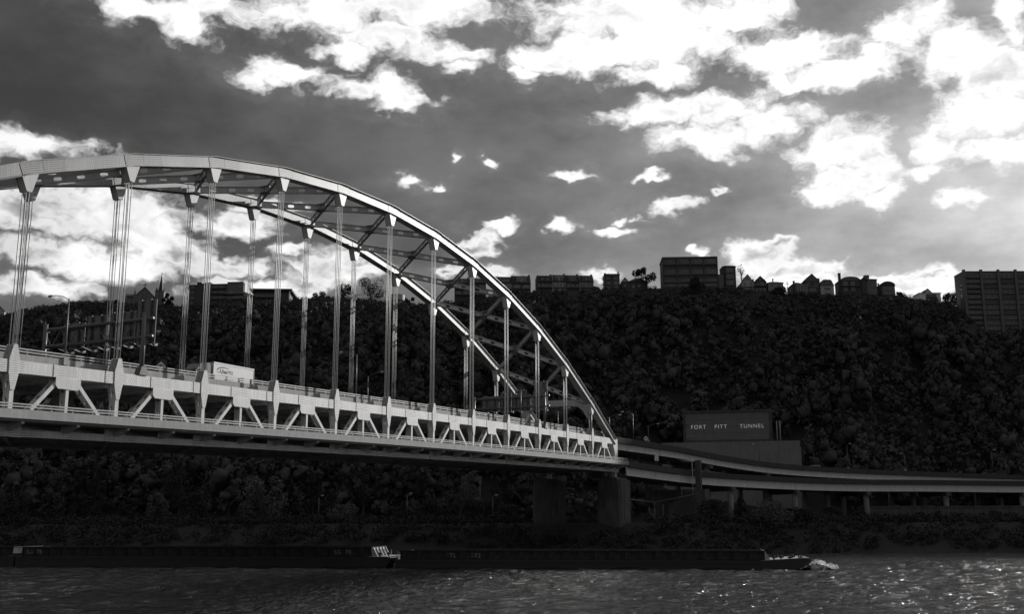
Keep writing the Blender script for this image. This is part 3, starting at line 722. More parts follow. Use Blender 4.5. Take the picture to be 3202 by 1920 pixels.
# near-edge parapet-top paths recovered on the ground plan
UP = [tuple(bw(12.12, PY, zr(12.1) - .85)), (47.0, 312, 28.6), (65.6, 330, 26.75), (84.3, 343, 25.25), (108.3, 355, 24.35), (142.3, 368, 23.6), (174.8, 376, 22.9), (225, 384, 22.2), (290, 388, 22)]
LO = [tuple(bw(12.17, LOW + .1, zr(12.15) - 7.55)), (47.8, 308, 22.0), (60.0, 318, 21.35), (81.4, 332, 20.75), (104.1, 342, 20.35), (135.9, 352, 20.4), (166.3, 358, 20.2), (215, 364, 20.2), (290, 366, 20)]
def ramp(label, pts, width, gird, ptop, cols, mat_label):
    path = catmull(pts, 8); base = path[0]
    t = empty('elevated_ramp', (0, 0, 0), 0, label, 'ramp')
    seg = 4
    for k in range(0, len(path) - 1, seg):
        sub = path[k:k + seg + 1]
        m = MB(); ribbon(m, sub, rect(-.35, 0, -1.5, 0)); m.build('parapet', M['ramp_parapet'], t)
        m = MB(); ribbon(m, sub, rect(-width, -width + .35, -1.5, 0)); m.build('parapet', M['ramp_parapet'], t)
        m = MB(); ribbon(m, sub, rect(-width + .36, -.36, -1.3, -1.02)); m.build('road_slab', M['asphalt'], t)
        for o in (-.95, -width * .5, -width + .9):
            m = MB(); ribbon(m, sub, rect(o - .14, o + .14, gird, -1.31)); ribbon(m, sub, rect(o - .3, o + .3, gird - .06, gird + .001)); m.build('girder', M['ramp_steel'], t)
    for k in range(2, len(path) - 1, 2):
        p = path[k]; d = unit((path[k + 1] - path[k - 1])[:2]); r = V(d[1], -d[0]); q = p[:2] + r * -.78
        m = MB(); m.beam((q[0], q[1], p[2] + gird), (q[0], q[1], p[2] - 1.35), np.append(d, 0), .12, .12); m.build('girder_stiffener', M['ramp_steel'], t)
    for (k, both) in cols:
        p = path[k]; d = unit((path[k + 1] - path[k - 1])[:2]); r = V(d[1], -d[0]); g = float(terrain(p[0], p[1]))
        ends = [p[:2] + r * -1.6, p[:2] + r * (-width + 1.6)]
        m = MB(); zt = p[2] + gird - .07
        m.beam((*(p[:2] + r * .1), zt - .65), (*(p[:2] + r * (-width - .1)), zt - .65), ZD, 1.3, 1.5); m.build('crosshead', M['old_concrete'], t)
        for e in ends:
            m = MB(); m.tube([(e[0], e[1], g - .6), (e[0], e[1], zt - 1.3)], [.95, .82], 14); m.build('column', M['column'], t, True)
    return t, path
UPR, up_path = ramp('upper curving ramp with pale girders sweeping right from the arch towards the tunnel', UP, 14.4, -3.2, 0, ((13, 1), (22, 1), (30, 1), (38, 1), (46, 1)), '')
LOR, lo_path = ramp('lower curving ramp on round columns running right beneath the upper one', LO, 15.0, -3.6, 0, ((18, 1), (26, 1), (34, 1), (41, 1), (48, 1), (55, 1)), '')
# the heavy bent that carries both ramps, with its drain pipes
t = empty('ramp_bent', (53.0, 311.0, 0), R(-38), 'tall concrete bent with white drain pipes carrying both ramps', 'pier')
for (x0, x1, y0, y1, z0, z1) in ((-1.3, 1.3, -1.2, 1.2, 5.5, 13.2), (-13, -9.6, -1.2, 1.2, 5.5, 13.2), (-.8, .8, -1.2, -.2, 16.4, 24.6)):
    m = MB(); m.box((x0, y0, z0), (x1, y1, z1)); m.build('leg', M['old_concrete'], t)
m = MB(); m.box((-17, -1.25, 13.2), (2.2, 1.3, 16.4)); m.build('crossbeam', M['old_concrete'], t)
for pts in ([(-1.4, -1.6, 24.2), (-1.4, -1.6, 15.0), (-14, -1.6, 13.0), (-22, -1.6, 14.0)], [(-14, -1.6, 13.0), (-14, -1.6, 6.4)], [(-14, -1.6, 8.8), (-15.8, -1.6, 10.4), (-15.8, -1.6, 11.8)], [(-5, -1.6, 14.4), (-5, -1.6, 17.0)], [(-11.2, -1.6, 12.4), (-11.2, -1.6, 7.2)], [(-1.4, -1.6, 24.2), (-5.2, -1.6, 24.6)]):
    m = MB(); m.tube(pts, .13, 8); m.build('drain_pipe', M['siding'], t, True)

# ------------------------------------------------------------------ tunnel portal building with its name
def tunnel():
    t = empty('tunnel_portal', (79, 400, 18), R(-13), 'grey concrete tunnel portal block with pale raised letters above the ramps', 'building')
    m = MB(); m.box((-15.6, 0, 18.4), (15.6, 16, 29.4)); m.build('sign_block', M['portal_panel'], t)
    g = random.Random(3); cols = 9
    for r_ in range(4):
        for c_ in range(cols):
            w = 30.4 / cols; h = 10.0 / 4; m = MB(); dz = g.uniform(0, .05)
            m.box((-15.2 + c_ * w + .04, -.18 - dz, 18.9 + r_ * h + .04), (-15.2 + (c_ + 1) * w - .04, .02, 18.9 + (r_ + 1) * h - .04)); m.build('panel', M['portal_panel'], t)
    for (x0, x1, z0, z1) in ((-16.0, 16.0, 29.0, 29.7), (-16.0, 16.0, 18.1, 18.8), (-16.0, -15.3, 18.81, 28.99), (15.3, 16.0, 18.81, 28.99)):
        m = MB(); m.box((x0, -.7, z0), (x1, .05, z1)); m.build('frame', M['old_concrete'], t)
    m = MB(); m.box((-24, -2, -6), (25.4, 14, 18.05)); m.build('base_block', M['portal'], t)
    for k in range(7):
        for j in range(2):
            m = MB(); m.box((-23.8 + k * 7.0, -2.14, 1 + j * 8.6), (-23.8 + k * 7.0 + 6.9, -1.98, 1 + j * 8.6 + 8.4)); m.build('panel', M['portal'], t)
    for x in (17.6, 18.7):
        m = MB(); m.tube([(x, 1.0, 18.05), (x, 1.0, 25.5)], .22, 8); m.build('vent_pipe', M['concrete'], t, True)
    m = MB(); m.box((25.42, 2, 8), (25.8, 6, 16)); m.build('louvre', M['concrete'], t)
    for x, h in ((-12.6, 3.0), (0, 3.3), (2.6, 3.9), (9.2, 1.6)):
        m = MB(); m.tube([(x, 4, 29.4), (x, 4, 29.4 + h)], .07, 6); m.build('mast', M['galv'], t)
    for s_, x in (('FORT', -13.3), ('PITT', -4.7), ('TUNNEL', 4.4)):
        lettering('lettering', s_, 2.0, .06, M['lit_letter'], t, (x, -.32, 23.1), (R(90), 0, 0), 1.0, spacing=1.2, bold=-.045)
    for x, z in ((-15.0, 25.0), (-14.6, 20.0)):
        m = MB(); m.box((x, -.9, z), (x + .9, -.25, z + .12)); m.build('lamp_bracket', M['concrete'], t)
tunnel()

# ------------------------------------------------------------------ sign gantries seen from behind
def gantry(i, label, panels, nl):
    z = zr(i); t = empty('sign_gantry', bw(i, 0, 0), R(90) - AZ, label, 'gantry'); L = 18.6
    for y, zb in ((.35, -1.74), (L, -1.9)):
        m = MB(); m.tube([(0, y, z + zb), (0, y, z + 6.45)], .3, 14); m.build('post', M['galv'], t, True)
        m = MB(); m.prism([(-.75, 0), (.75, 0), (.38, 1.1), (-.38, 1.1)], XD, ZD, (0, y - .5, z + zb), (0, 1.0, 0)); m.build('base', M['dark_rail'], t)
    for hz in (3.4, 5.75):
        m = MB(); m.tube([(.55, -.6, z + hz), (.55, L + .5, z + hz)], .24, 12); m.build('chord', M['galv'], t, True)
        for y in (.35, L):
            m = MB(); m.box((0, y - .25, z + hz - .4), (.55, y + .25, z + hz - .2)); m.build('bracket', M['galv'], t)
    for k in range(11):
        a = 1.0 + k * 1.7; m = MB(); m.tube([(.55, a, z + 5.6), (.55, a + 1.5, z + 3.5)] if k % 2 else [(.55, a, z + 3.5), (.55, a + 1.5, z + 5.6)], .06, 6); m.build('web_bar', M['galv'], t)
    for (y0, y1, z0, z1) in panels:
        m = MB(); n = max(2, int((y1 - y0) / 1.5))
        for k in range(n): yy = y0 + (k + .5) * (y1 - y0) / n; m.box((.85, yy - .1, z + z0 - .1), (1.1, yy + .1, z + z1 + .05))
        f = m.build('sign_panel', M['dark_rail'], t); nb = int((z1 - z0) / .32); h = (z1 - z0) / nb
        pm = MB(); pm.box((1.12, y0, .02), (1.17, y1, h - .03)); pm.box((1.17, y0, 0), (1.2, y1, h - .003)); me = pm.mesh('plank', M['sign_back'])
        for k in range(nb): o = mesh_obj('plank', me, f); o.location = (0, 0, z + z0 + k * h)
    for k in range(nl):
        y = 1.2 + k * (L - 3.2) / (nl - 1); m = MB()
        m.beam((.6, y, z + 3.0), (2.9, y, z + 2.55), ZD, .1, .12); m.build('light_arm', M['rail'], t)
        m = MB(); m.prism([(0, 0), (.55, .1), (.6, .45), (.1, .3)], XD, ZD, (2.6, y - .25, z + 2.5), (0, .5, 0)); m.build('floodlight', M['sign_back'], t)
gantry(1.26, 'near sign gantry across the upper deck left of the white truck, ribbed sign backs', [(-.5, 2.8, 2.5, 8.4), (3.1, 7.6, 2.7, 7.2), (8.3, 11.8, 2.8, 7.1), (12.3, 16.4, 2.8, 6.4)], 8)
gantry(9.22, 'far sign gantry across the upper deck in front of the portal frame', [(.1, 3.8, 2.5, 7.0), (.2, 3.5, 7.1, 9.2), (4.4, 8.9, 2.6, 6.5), (5.4, 8.4, 6.6, 7.5), (9.3, 12.2, 2.6, 7.2), (12.6, 17.0, 2.7, 6.4)], 8)

# ------------------------------------------------------------------ street lamps
def make_lamp(h, arm, label, loc, rz, group='street lamps on the bridge and ramps', cat='street lamp'):
    t = empty('street_lamp', loc, rz, label, cat, group)
    m = MB(); m.box((-.35, -.35, -.7), (.35, .35, .25)); m.build('pedestal', M['concrete'], t)
    m = MB(); m.tube([(0, 0, .2), (0, 0, h)], [.13, .075], 8); m.build('pole', M['galv'], t, True)
    m = MB(); m.tube([(0, 0, h - .15), (arm * .35, 0, h + .35), (arm * .75, 0, h + .6), (arm, 0, h + .62)], .05, 6); m.build('arm', M['galv'], t, True)
    m = MB(); m.tube([(arm - .1, 0, h + .62), (arm + .15, 0, h + .63), (arm + .55, 0, h + .62), (arm + .75, 0, h + .6)], [.06, .15, .16, .05], 8); hd = m.build('lamp_head', M['rail'], t, True)
    m = MB(); m.tube([(arm + .2, 0, h + .55), (arm + .35, 0, h + .46), (arm + .5, 0, h + .55)], [.05, .12, .05], 8); m.build('lens', M['lamp_glass'], hd, True)
    return t
BR = R(90) - AZ
make_lamp(7.5, 3.0, 'street lamp with arm to the left standing before the near sign gantry', bw(.56, PY + .17, zr(.56) - .72), BR + R(90))
make_lamp(7.5, 3.0, 'street lamp with arm to the left at mid span between two hangers', bw(4.53, PY + .17, zr(4.53) - .72), BR + R(90))
make_lamp(7.5, 3.0, 'street lamp pole rising in front of the far sign gantry', bw(8.65, PY + .17, zr(8.65) - .72), BR + R(90))
make_lamp(7.5, 3.0, 'street lamp with arm to the right just right of the near sign gantry', bw(2.34, BW + .8 - PY, zr(2.34) - .82), BR - R(90))
make_lamp(7.5, 3.0, 'street lamp with arm to the right at mid span before the dark hillside', bw(6.26, BW + .8 - PY, zr(6.26) - .82), BR - R(90))
make_lamp(7.5, 3.0, 'street lamp with arm to the right seen through the portal frame', bw(12.2, BW + .8 - PY, zr(12.2) - .82), BR - R(90))
for (u, v, Y, h, a, rz, lab) in ((1981, 1382, 297, 7.5, 2.6, 180, 'tall street lamp with arm to the left at the start of the upper ramp'),
        (1906, 1352, 303, 4.2, 2.6, 0, 'street lamp with arm to the right just behind the foot of the arch'),
        (2028, 1378, 318, 4.2, 2.6, 0, 'street lamp with arm to the right on the ramp left of the tunnel name'),
        (2375, 1452, 340, 5.6, 1.4, 180, 'slim street lamp between the ramps below the tunnel portal'),
        (2652, 1464, 372, 7.6, .8, 0, 'slim street lamp right of the white car on the upper ramp'),
        (2831, 1470, 366, 4.8, .8, 180, 'slim street lamp with arm to the left on the far right ramp'),
        (3106, 1484, 390, 8.0, .9, 0, 'slim street lamp nearest the right picture edge on the ramp'),
        (1272, 1640, 300, 7.6, .6, 0, 'slim street lamp by the riverside road under mid span'),
        (1541, 1640, 300, 7.2, .6, 0, 'slim street lamp by the riverside road left of the pier'),
        (995, 1640, 300, 7.0, .6, 0, 'slim street lamp by the riverside road among trees')):
    p = at(u, v, Y); make_lamp(h, a, lab, p, R(rz))
p = at(1501, 1610, 312); t = empty('floodlight_mast', (p.x, p.y, 7.2), 0, 'tall floodlight mast standing among the trees left of the pier', 'light mast')
m = MB(); m.tube([(0, 0, 0), (0, 0, p.z + 10.6 - 7.2)], [.16, .1], 8); m.build('pole', M['galv'], t, True)
for dz in (0, -1.3):
    m = MB(); m.box((-.5, -.2, p.z + 10.0 - 7.2 + dz), (.5, .25, p.z + 10.6 - 7.2 + dz)); m.build('floodlight', M['sign_back'], t)

# ------------------------------------------------------------------ vehicles
def make_car(label, loc, rz, paint, L=4.6, H=1.5, suv=False, rack=False, group=None):
    t = empty('car', loc, rz, label, 'car', group); w = .9
    hb = .62 if not suv else .75; top = H
    body = [(-L/2, .35), (-L/2 + .05, hb + .1), (-L/2 + .5, hb + .28), (L/2 - 1.15, hb + .2), (L/2 - .15, hb), (L/2, .55), (L/2 - .05, .3), (-L/2 + .1, .28)]
    if suv: body[2] = (-L/2 + .15, hb + .3)
    m = MB(); m.prism(body, XD, ZD, (0, -w, 0), (0, 2 * w, 0)); m.build('body', M[paint], t)
    r0, r1 = (-L/2 + .25, L/2 - 1.75) if suv else (-L/2 + 1.15, L/2 - 1.95)
    b0, b1 = (-L/2 + .12, L/2 - 1.1) if suv else (-L/2 + .5, L/2 - 1.2)
    zb = hb + .18
    P = [(b0, -w, zb), (b1, -w, zb), (b1, w, zb), (b0, w, zb), (r0, -w + .2, top), (r1, -w + .2, top), (r1, w - .2, top), (r0, w - .2, top)]
    m = MB(); m.add(P, [(0, 3, 2, 1), (0, 1, 5, 4), (1, 2, 6, 5), (2, 3, 7, 6), (3, 0, 4, 7)]); m.build('windows', M['glass'], t)
    m = MB(); m.box((r0, -w + .17, top - .04), (r1, w - .17, top + .03)); m.build('roof', M[paint], t)
    for sy in (-1, 1):
        m = MB()
        for (xa, xb) in ((b0, r0), (b1, r1), ((b0 + b1) / 2, (r0 + r1) / 2)): m.beam((xa, sy * (w + .005), zb), (xb, sy * (w - .195), top), XD, .09, .05)
        m.build('pillars', M[paint], t)
    for sx in (-L/2 + .8, L/2 - .85):
        for sy in (-1, 1):
            m = MB(); m.tube([(sx, sy * (w - .2), .33), (sx, sy * (w + .02), .33)], .33, 14); wh = m.build('wheel', M['tyre'], t)
            m = MB(); m.tube([(sx, sy * (w + .02), .33), (sx, sy * (w + .03), .33)], .2, 10); m.build('rim', M['car_silver'], wh)
    for sy in (-1, 1):
        m = MB(); m.box((L/2 - .14, sy * .68 - .18, hb - .1), (L/2 - .02, sy * .68 + .18, hb + .04)); m.build('headlight', M['lamp_glass'], t)
        m = MB(); m.box((-L/2 - .01, sy * .7 - .12, hb - .02), (-L/2 + .06, sy * .7 + .12, hb + .14)); m.build('tail_light', M['ink_grey'], t)
    if rack:
        for sy in (-1, 1): m = MB(); m.tube([(r0, sy * .6, top + .16), (r1, sy * .6, top + .16)], .04, 6); m.build('roof_rack', M['dark_rail'], t)
    return t
DECK = -1.9
def on_deck(i, y): return bw(i, y, zr(i) + DECK)
make_car('silver estate car on the upper deck left of the near lamp', on_deck(.62, 5.2), BR + R(180), 'car_silver', 4.9, 1.75, True)
make_car('white saloon behind the diamond sign on the upper deck', on_deck(2.62, 12.5), BR, 'car_white')
make_car('white saloon half hidden by the railing right of the white truck', on_deck(3.72, 5.2), BR + R(180), 'car_white')
make_car('silver saloon following behind the railing at mid span', on_deck(4.15, 9), BR + R(180), 'car_silver')
make_car('white car on the upper deck below the left end of the far gantry', on_deck(8.35, 5.4), BR + R(180), 'car_white', 4.8, 1.7, True)
make_car('grey saloon on the upper deck before the far gantry', on_deck(8.0, 9.5), BR + R(180), 'car_silver')
p = at(2556, 1469, 352); make_car('white estate car with a roof rack on the upper ramp', (p.x, 356.5, 24.4 - 1.0), R(155), 'car_white', 4.9, 1.85, True, True)
p = at(3080, 1486, 378); make_car('grey saloon on the upper ramp near the right picture edge', (p.x, 379, 23.3 - 1.05), R(165), 'car_grey', 4.5, 1.55)
for k, (u, pc) in enumerate(((66, 'car_grey'), (118, 'car_silver'), (181, 'car_white'), (232, 'car_grey'), (291, 'car_silver'), (340, 'car_grey'), (392, 'car_white'), (432, 'car_grey'), (528, 'car_grey'), (563, 'car_silver'))):
    p = at(u, 1630, 312); make_car(('leftmost', 'second', 'third', 'fourth', 'fifth', 'sixth', 'seventh', 'eighth', 'ninth', 'tenth')[k] + ' parked car from the left in the row beyond the bank trees' if k else 'leftmost parked car in the row beyond the bank trees', (p.x, 313, 7.2), R(90 + 12 * ((k * 7) % 3 - 1)), pc, 4.5, 1.5, k % 3 == 1, group='cars parked beyond the bank')
p = at(1150, 1632, 304); make_car('pale car driving on the riverside road beneath mid span', (p.x, 305.5, 7.27), 0, 'car_silver')

def truck():
    t = empty('truck', on_deck(2.12, 5.2), BR + R(180), 'white box trailer truck with dark lettering on the upper deck', 'truck')
    # local x forward (towards the left of the picture), +y = side facing the camera
    x0, x1 = -12.75, -4.05
    m = MB(); m.box((x0, -1.28, 1.15), (x1, 1.28, 4.05)); m.build('trailer_box', M['trailer'], t)
    m = MB(); m.box((x0 - .02, 1.28, 3.93), (x1 + .02, 1.33, 4.09)); m.box((x0 - .02, 1.28, 1.05), (x1 + .02, 1.33, 1.2)); m.build('trailer_rail', M['white'], t)
    m = MB(); m.box((x0 - .12, -1.3, 1.0), (x0 - .005, 1.3, 4.1)); m.build('rear_frame', M['galv'], t)
    m = MB(); m.box((x0 + .2, -.6, .75), (x1 - .3, .6, 1.14)); m.build('chassis', M['dark_rail'], t)
    rot = (R(90), 0, R(180))
    lettering('lettering', 'A.Duie', .78, .004, M['ink'], t, (-5.35, 1.297, 2.62), rot, .72, bold=.01)
    lettering('lettering', 'PYLE', .78, .004, M['ink_grey'], t, (-7.05, 1.297, 2.62), rot, .72)
    lettering('lettering', 'TRUE. PEOPLE. TRUSTED', .2, .004, M['ink_grey'], t, (-5.75, 1.297, 2.25), rot, .9)
    m = MB()
    for (rx, rz_, w_) in ((1.55, .55, .075), (1.35, .5, .045)):
        pts = []; n = 22
        for k in range(n): a = R(-42) + R(175) * k / (n - 1); pts.append((-6.3 - rx * math.cos(a) * -1 * -1, 2.95 + rz_ * math.sin(a), w_ * math.sin(math.pi * (k + .5) / n)))
        for (a, b) in zip(pts[:-1], pts[1:]):
            m.add([(-12.6 - a[0] * 1, 1.3, a[1] - a[2]), (-12.6 - b[0], 1.3, b[1] - b[2]), (-12.6 - b[0], 1.3, b[1] + b[2]), (-12.6 - a[0], 1.3, a[1] + a[2])], [(0, 1, 2, 3)])
    m.build('emblem', M['ink'], t)
    for k in range(4):
        x = -6.55 - k * .5; m = MB()
        m.beam((x, 1.296, 1.75), (x - .22, 1.296, 2.02), XD, .09, .01); m.beam((x, 1.296, 1.75), (x - .22, 1.296, 1.48), XD, .09, .01); m.build('chevron', M['ink_grey'] if k < 2 else M['car_silver'], t)
    lettering('lettering', 'PYLE.COM', .2, .004, M['ink'], t, (-9.6, 1.297, 1.65), rot, .95)
    # tractor
    cab = [(-3.7, 1.05), (-3.7, 3.4), (-3.3, 3.85), (-1.6, 3.6), (-.9, 2.75), (-.35, 1.95), (1.6, 1.75), (1.95, 1.4), (1.95, .6), (-3.7, .6)]
    m = MB(); m.prism(cab, XD, ZD, (0, -1.15, 0), (0, 2.3, 0)); m.build('cab', M['car_grey'], t)
    for y in (1.155, -1.165):
        m = MB(); m.prism([(-1.65, 2.0), (-.55, 2.0), (-.95, 2.65), (-1.65, 2.75)], XD, ZD, (0, y, 0), (0, .01, 0)); m.build('side_window', M['glass'], t)
    m = MB(); m.add([(-.38, -1.0, 2.02), (-.38, 1.0, 2.02), (-.88, 1.0, 2.75), (-.88, -1.0, 2.75)], [(0, 1, 2, 3)]); m.build('windscreen', M['glass'], t).location = (.03, 0, .02)
    m = MB(); m.box((-.5, 1.16, 1.9), (-.3, 1.5, 2.5)); m.build('mirror', M['dark_rail'], t)
    m = MB(); m.box((-3.3, 1.0, .55), (-1.9, 1.22, 1.0)); m.build('fuel_tank', M['galv'], t)
    for x in (1.0, -2.9, -4.2, -10.6, -11.8):
        for y in (-1, 1):
            m = MB(); m.tube([(x, y * .85, .5), (x, y * 1.2, .5)], .5, 16); wh = m.build('wheel', M['tyre'], t)
            m = MB(); m.tube([(x, y * 1.2, .5), (x, y * 1.22, .5)], .26, 10); m.build('rim', M['galv'], wh)
truck()
# road signs
def road_sign(name, label, loc, rz, shape, h):
    t = empty(name, loc, rz, label, 'road sign'); m = MB(); m.tube([(0, .06, 0), (0, .06, h)], .05, 6); m.build('post', M['galv'], t)
    m = MB()
    if shape == 'diamond': m.prism([(0, -.75), (.75, 0), (0, .75), (-.75, 0)], XD, ZD, (0, -.04, h + .2), (0, .04, 0))
    else: m.prism([(-.55, -.75), (.55, -.75), (.55, .75), (-.55, .75)], XD, ZD, (0, -.04, h + .2), (0, .04, 0))
    m.build('plate', M['white'], t)
    if shape == 'diamond':
        m = MB(); pts = [(-.33 + .02, -.05, h - .02), (-.36, -.05, h + .25), (-.15, -.05, h + .46), (.15, -.05, h + .46), (.36, -.05, h + .25), (.33, -.05, h - .02)]
        m.tube(pts, .05, 4); m.build('symbol', M['ink'], t); m = MB(); m.prism([(-.13, -.2), (.13, -.2), (.13, .16), (-.13, .16)], XD, ZD, (0, -.055, h + .15), (0, .012, 0)); m.build('symbol', M['ink'], t)
    else:
        lettering('lettering', 'SPEED', .26, .005, M['ink'], t, (0, -.055, h + .6), (R(90), 0, 0), align='CENTER'); lettering('lettering', '20', .8, .005, M['ink'], t, (0, -.055, h - .3), (R(90), 0, 0), align='CENTER')
road_sign('diamond_sign', 'white diamond road sign right of the near sign gantry', on_deck(2.5, 15.9), R(20), 'diamond', 4.1)
road_sign('diamond_sign', 'small diamond warning sign on the upper ramp right of the arch foot', (at(2020, 1378, 312)), R(-10), 'diamond', .35)
road_sign('speed_sign', 'small white rectangular speed sign standing on the lower ramp', (at(2054, 1462, 301)), R(10), 'rect', 2.3)

# ------------------------------------------------------------------ houses and blocks along the ridge
KM = 531.0 / F_PX                                  # metres per photo pixel at the ridge
RY = 521.0
_wcache = {}
def window(parent, x, z, w, h, mat_f='trim', mat_g='win_glass', bars=1, y=0., d=.1):
    key = (round(w, 2), round(h, 2), mat_f, mat_g, bars)
    if key not in _wcache:
        f = MB(); b = min(.14, w * .12); f.box((-w/2, -d, 0), (w/2, 0.02, b)); f.box((-w/2, -d, h - b), (w/2, 0.02, h)); f.box((-w/2, -d, b), (-w/2 + b, 0.02, h - b)); f.box((w/2 - b, -d, b), (w/2, 0.02, h - b))
        for k in range(1, bars + 1): xx = -w/2 + w * k / (bars + 1); f.box((xx - b * .3, -d * .8, b), (xx + b * .3, 0.02, h - b))
        g = MB(); g.box((-w/2 + b * .9, -.05, b * .9), (w/2 - b * .9, -.02, h - b * .9))
        _wcache[key] = (f.mesh('window', M[mat_f]), g.mesh('pane', M[mat_g]))
    a, b_ = _wcache[key]; o = mesh_obj('window', a, parent); o.location = (x, y, z); mesh_obj('pane', b_, o); return o
def lot(name, label, u0, u1, vt, vb, cat='house', yaw=0., Y=RY, group=None):
    p = at((u0 + u1) / 2, vb, Y); p.x = at((u0 + u1) / 2, (vt + vb) / 2, Y).x; W = (u1 - u0) * KM * Y / RY; H = (vb - vt) * KM * Y / RY
    return empty(name, (p.x, Y, p.z), yaw, label, cat, group), W, H
def walls(t, W, H, D, mat, x0=None, name='wall', z0=-9.):
    a = -W/2 if x0 is None else x0; m = MB(); m.box((a, 0, z0), (a + W, D, H)); return m.build(name, M[mat], t)
def gable(t, W, H, Hr, D, mat='slate', wall='brick', ov=.4, x0=None, front=True):
    a = -W/2 if x0 is None else x0
    if front:
        m = MB(); m.prism([(a, H), (a + W, H), (a + W/2, H + Hr)], XD, ZD, (0, .001, 0), (0, D - .002, 0)); m.build('gable_wall', M[wall], t)
        for sg in (-1, 1):
            xe = a + W/2 + sg * (W/2 + ov); ze = H - ov * 2 * Hr / W; m = MB()
            m.prism([(a + W/2, H + Hr + .02), (xe, ze + .02), (xe, ze + .3), (a + W/2, H + Hr + .34)][::sg], XD, ZD, (0, -ov, 0), (0, D + 2 * ov, 0)); m.build('roof', M[mat], t)
    else:
        m = MB(); m.prism([(0, H), (D, H), (D/2, H + Hr)], YD, ZD, (a + .001, 0, 0), (W - .002, 0, 0)); m.build('gable_wall', M[wall], t)
        for (ya_, yb_) in ((-ov, D/2), (D + ov, D/2)):
            m = MB(); z0 = H - ov * 2 * Hr / D; m.add([(a - .15, ya_, z0), (a + W + .15, ya_, z0), (a + W + .15, yb_, H + Hr), (a - .15, yb_, H + Hr), (a - .15, ya_, z0 + .3), (a + W + .15, ya_, z0 + .3), (a + W + .15, yb_, H + Hr + .3), (a - .15, yb_, H + Hr + .3)], [(0, 3, 2, 1), (4, 5, 6, 7), (0, 1, 5, 4), (1, 2, 6, 5), (2, 3, 7, 6), (3, 0, 4, 7)]); m.build('roof', M[mat], t)
def hip(t, W, H, Hr, D, mat='slate', ov=.5, ridge=.25, x0=None):
    a = -W/2 if x0 is None else x0; c = a + W/2; m = MB(); r = W * ridge / 2
    m.add([(a - ov, -ov, H), (a + W + ov, -ov, H), (a + W + ov, D + ov, H), (a - ov, D + ov, H), (c - r, D/2, H + Hr), (c + r, D/2, H + Hr)], [(0, 3, 2, 1), (0, 1, 5, 4), (2, 3, 4, 5), (1, 2, 5), (3, 0, 4)]); m.build('roof', M[mat], t)
def flat_roof(t, W, H, D, mat='dark_trim', ov=.25, th=.5, x0=None):
    a = -W/2 if x0 is None else x0; m = MB(); m.box((a - ov, -ov, H), (a + W + ov, D + ov, H + th)); m.build('roof', M[mat], t)
def chimney(t, x, y, z0, z1, w=.9, mat='brick'):
    m = MB(); m.box((x - w/2, y, z0), (x + w/2, y + w, z1 - .3)); c = m.build('chimney', M[mat], t); m = MB(); m.box((x - w/2 - .12, y - .12, z1 - .3), (x + w/2 + .12, y + w + .12, z1)); m.build('chimney_cap', M['dark_trim'], c)
def balcony(t, x0, x1, z, d=1.3, mat='dark_trim'):
    m = MB(); m.box((x0, -d, z - .18), (x1, -.003, z)); o = m.build('balcony', M[mat], t)
    m = MB(); m.box((x0, -d, z + .9), (x1, -d + .06, z + 1.0)); n = max(2, int((x1 - x0) / .5))
    for k in range(n + 1): xx = x0 + (x1 - x0 - .05) * k / n; m.box((xx, -d + .01, z), (xx + .05, -d + .05, z + .9))
    m.build('railing', M['trim'], o)

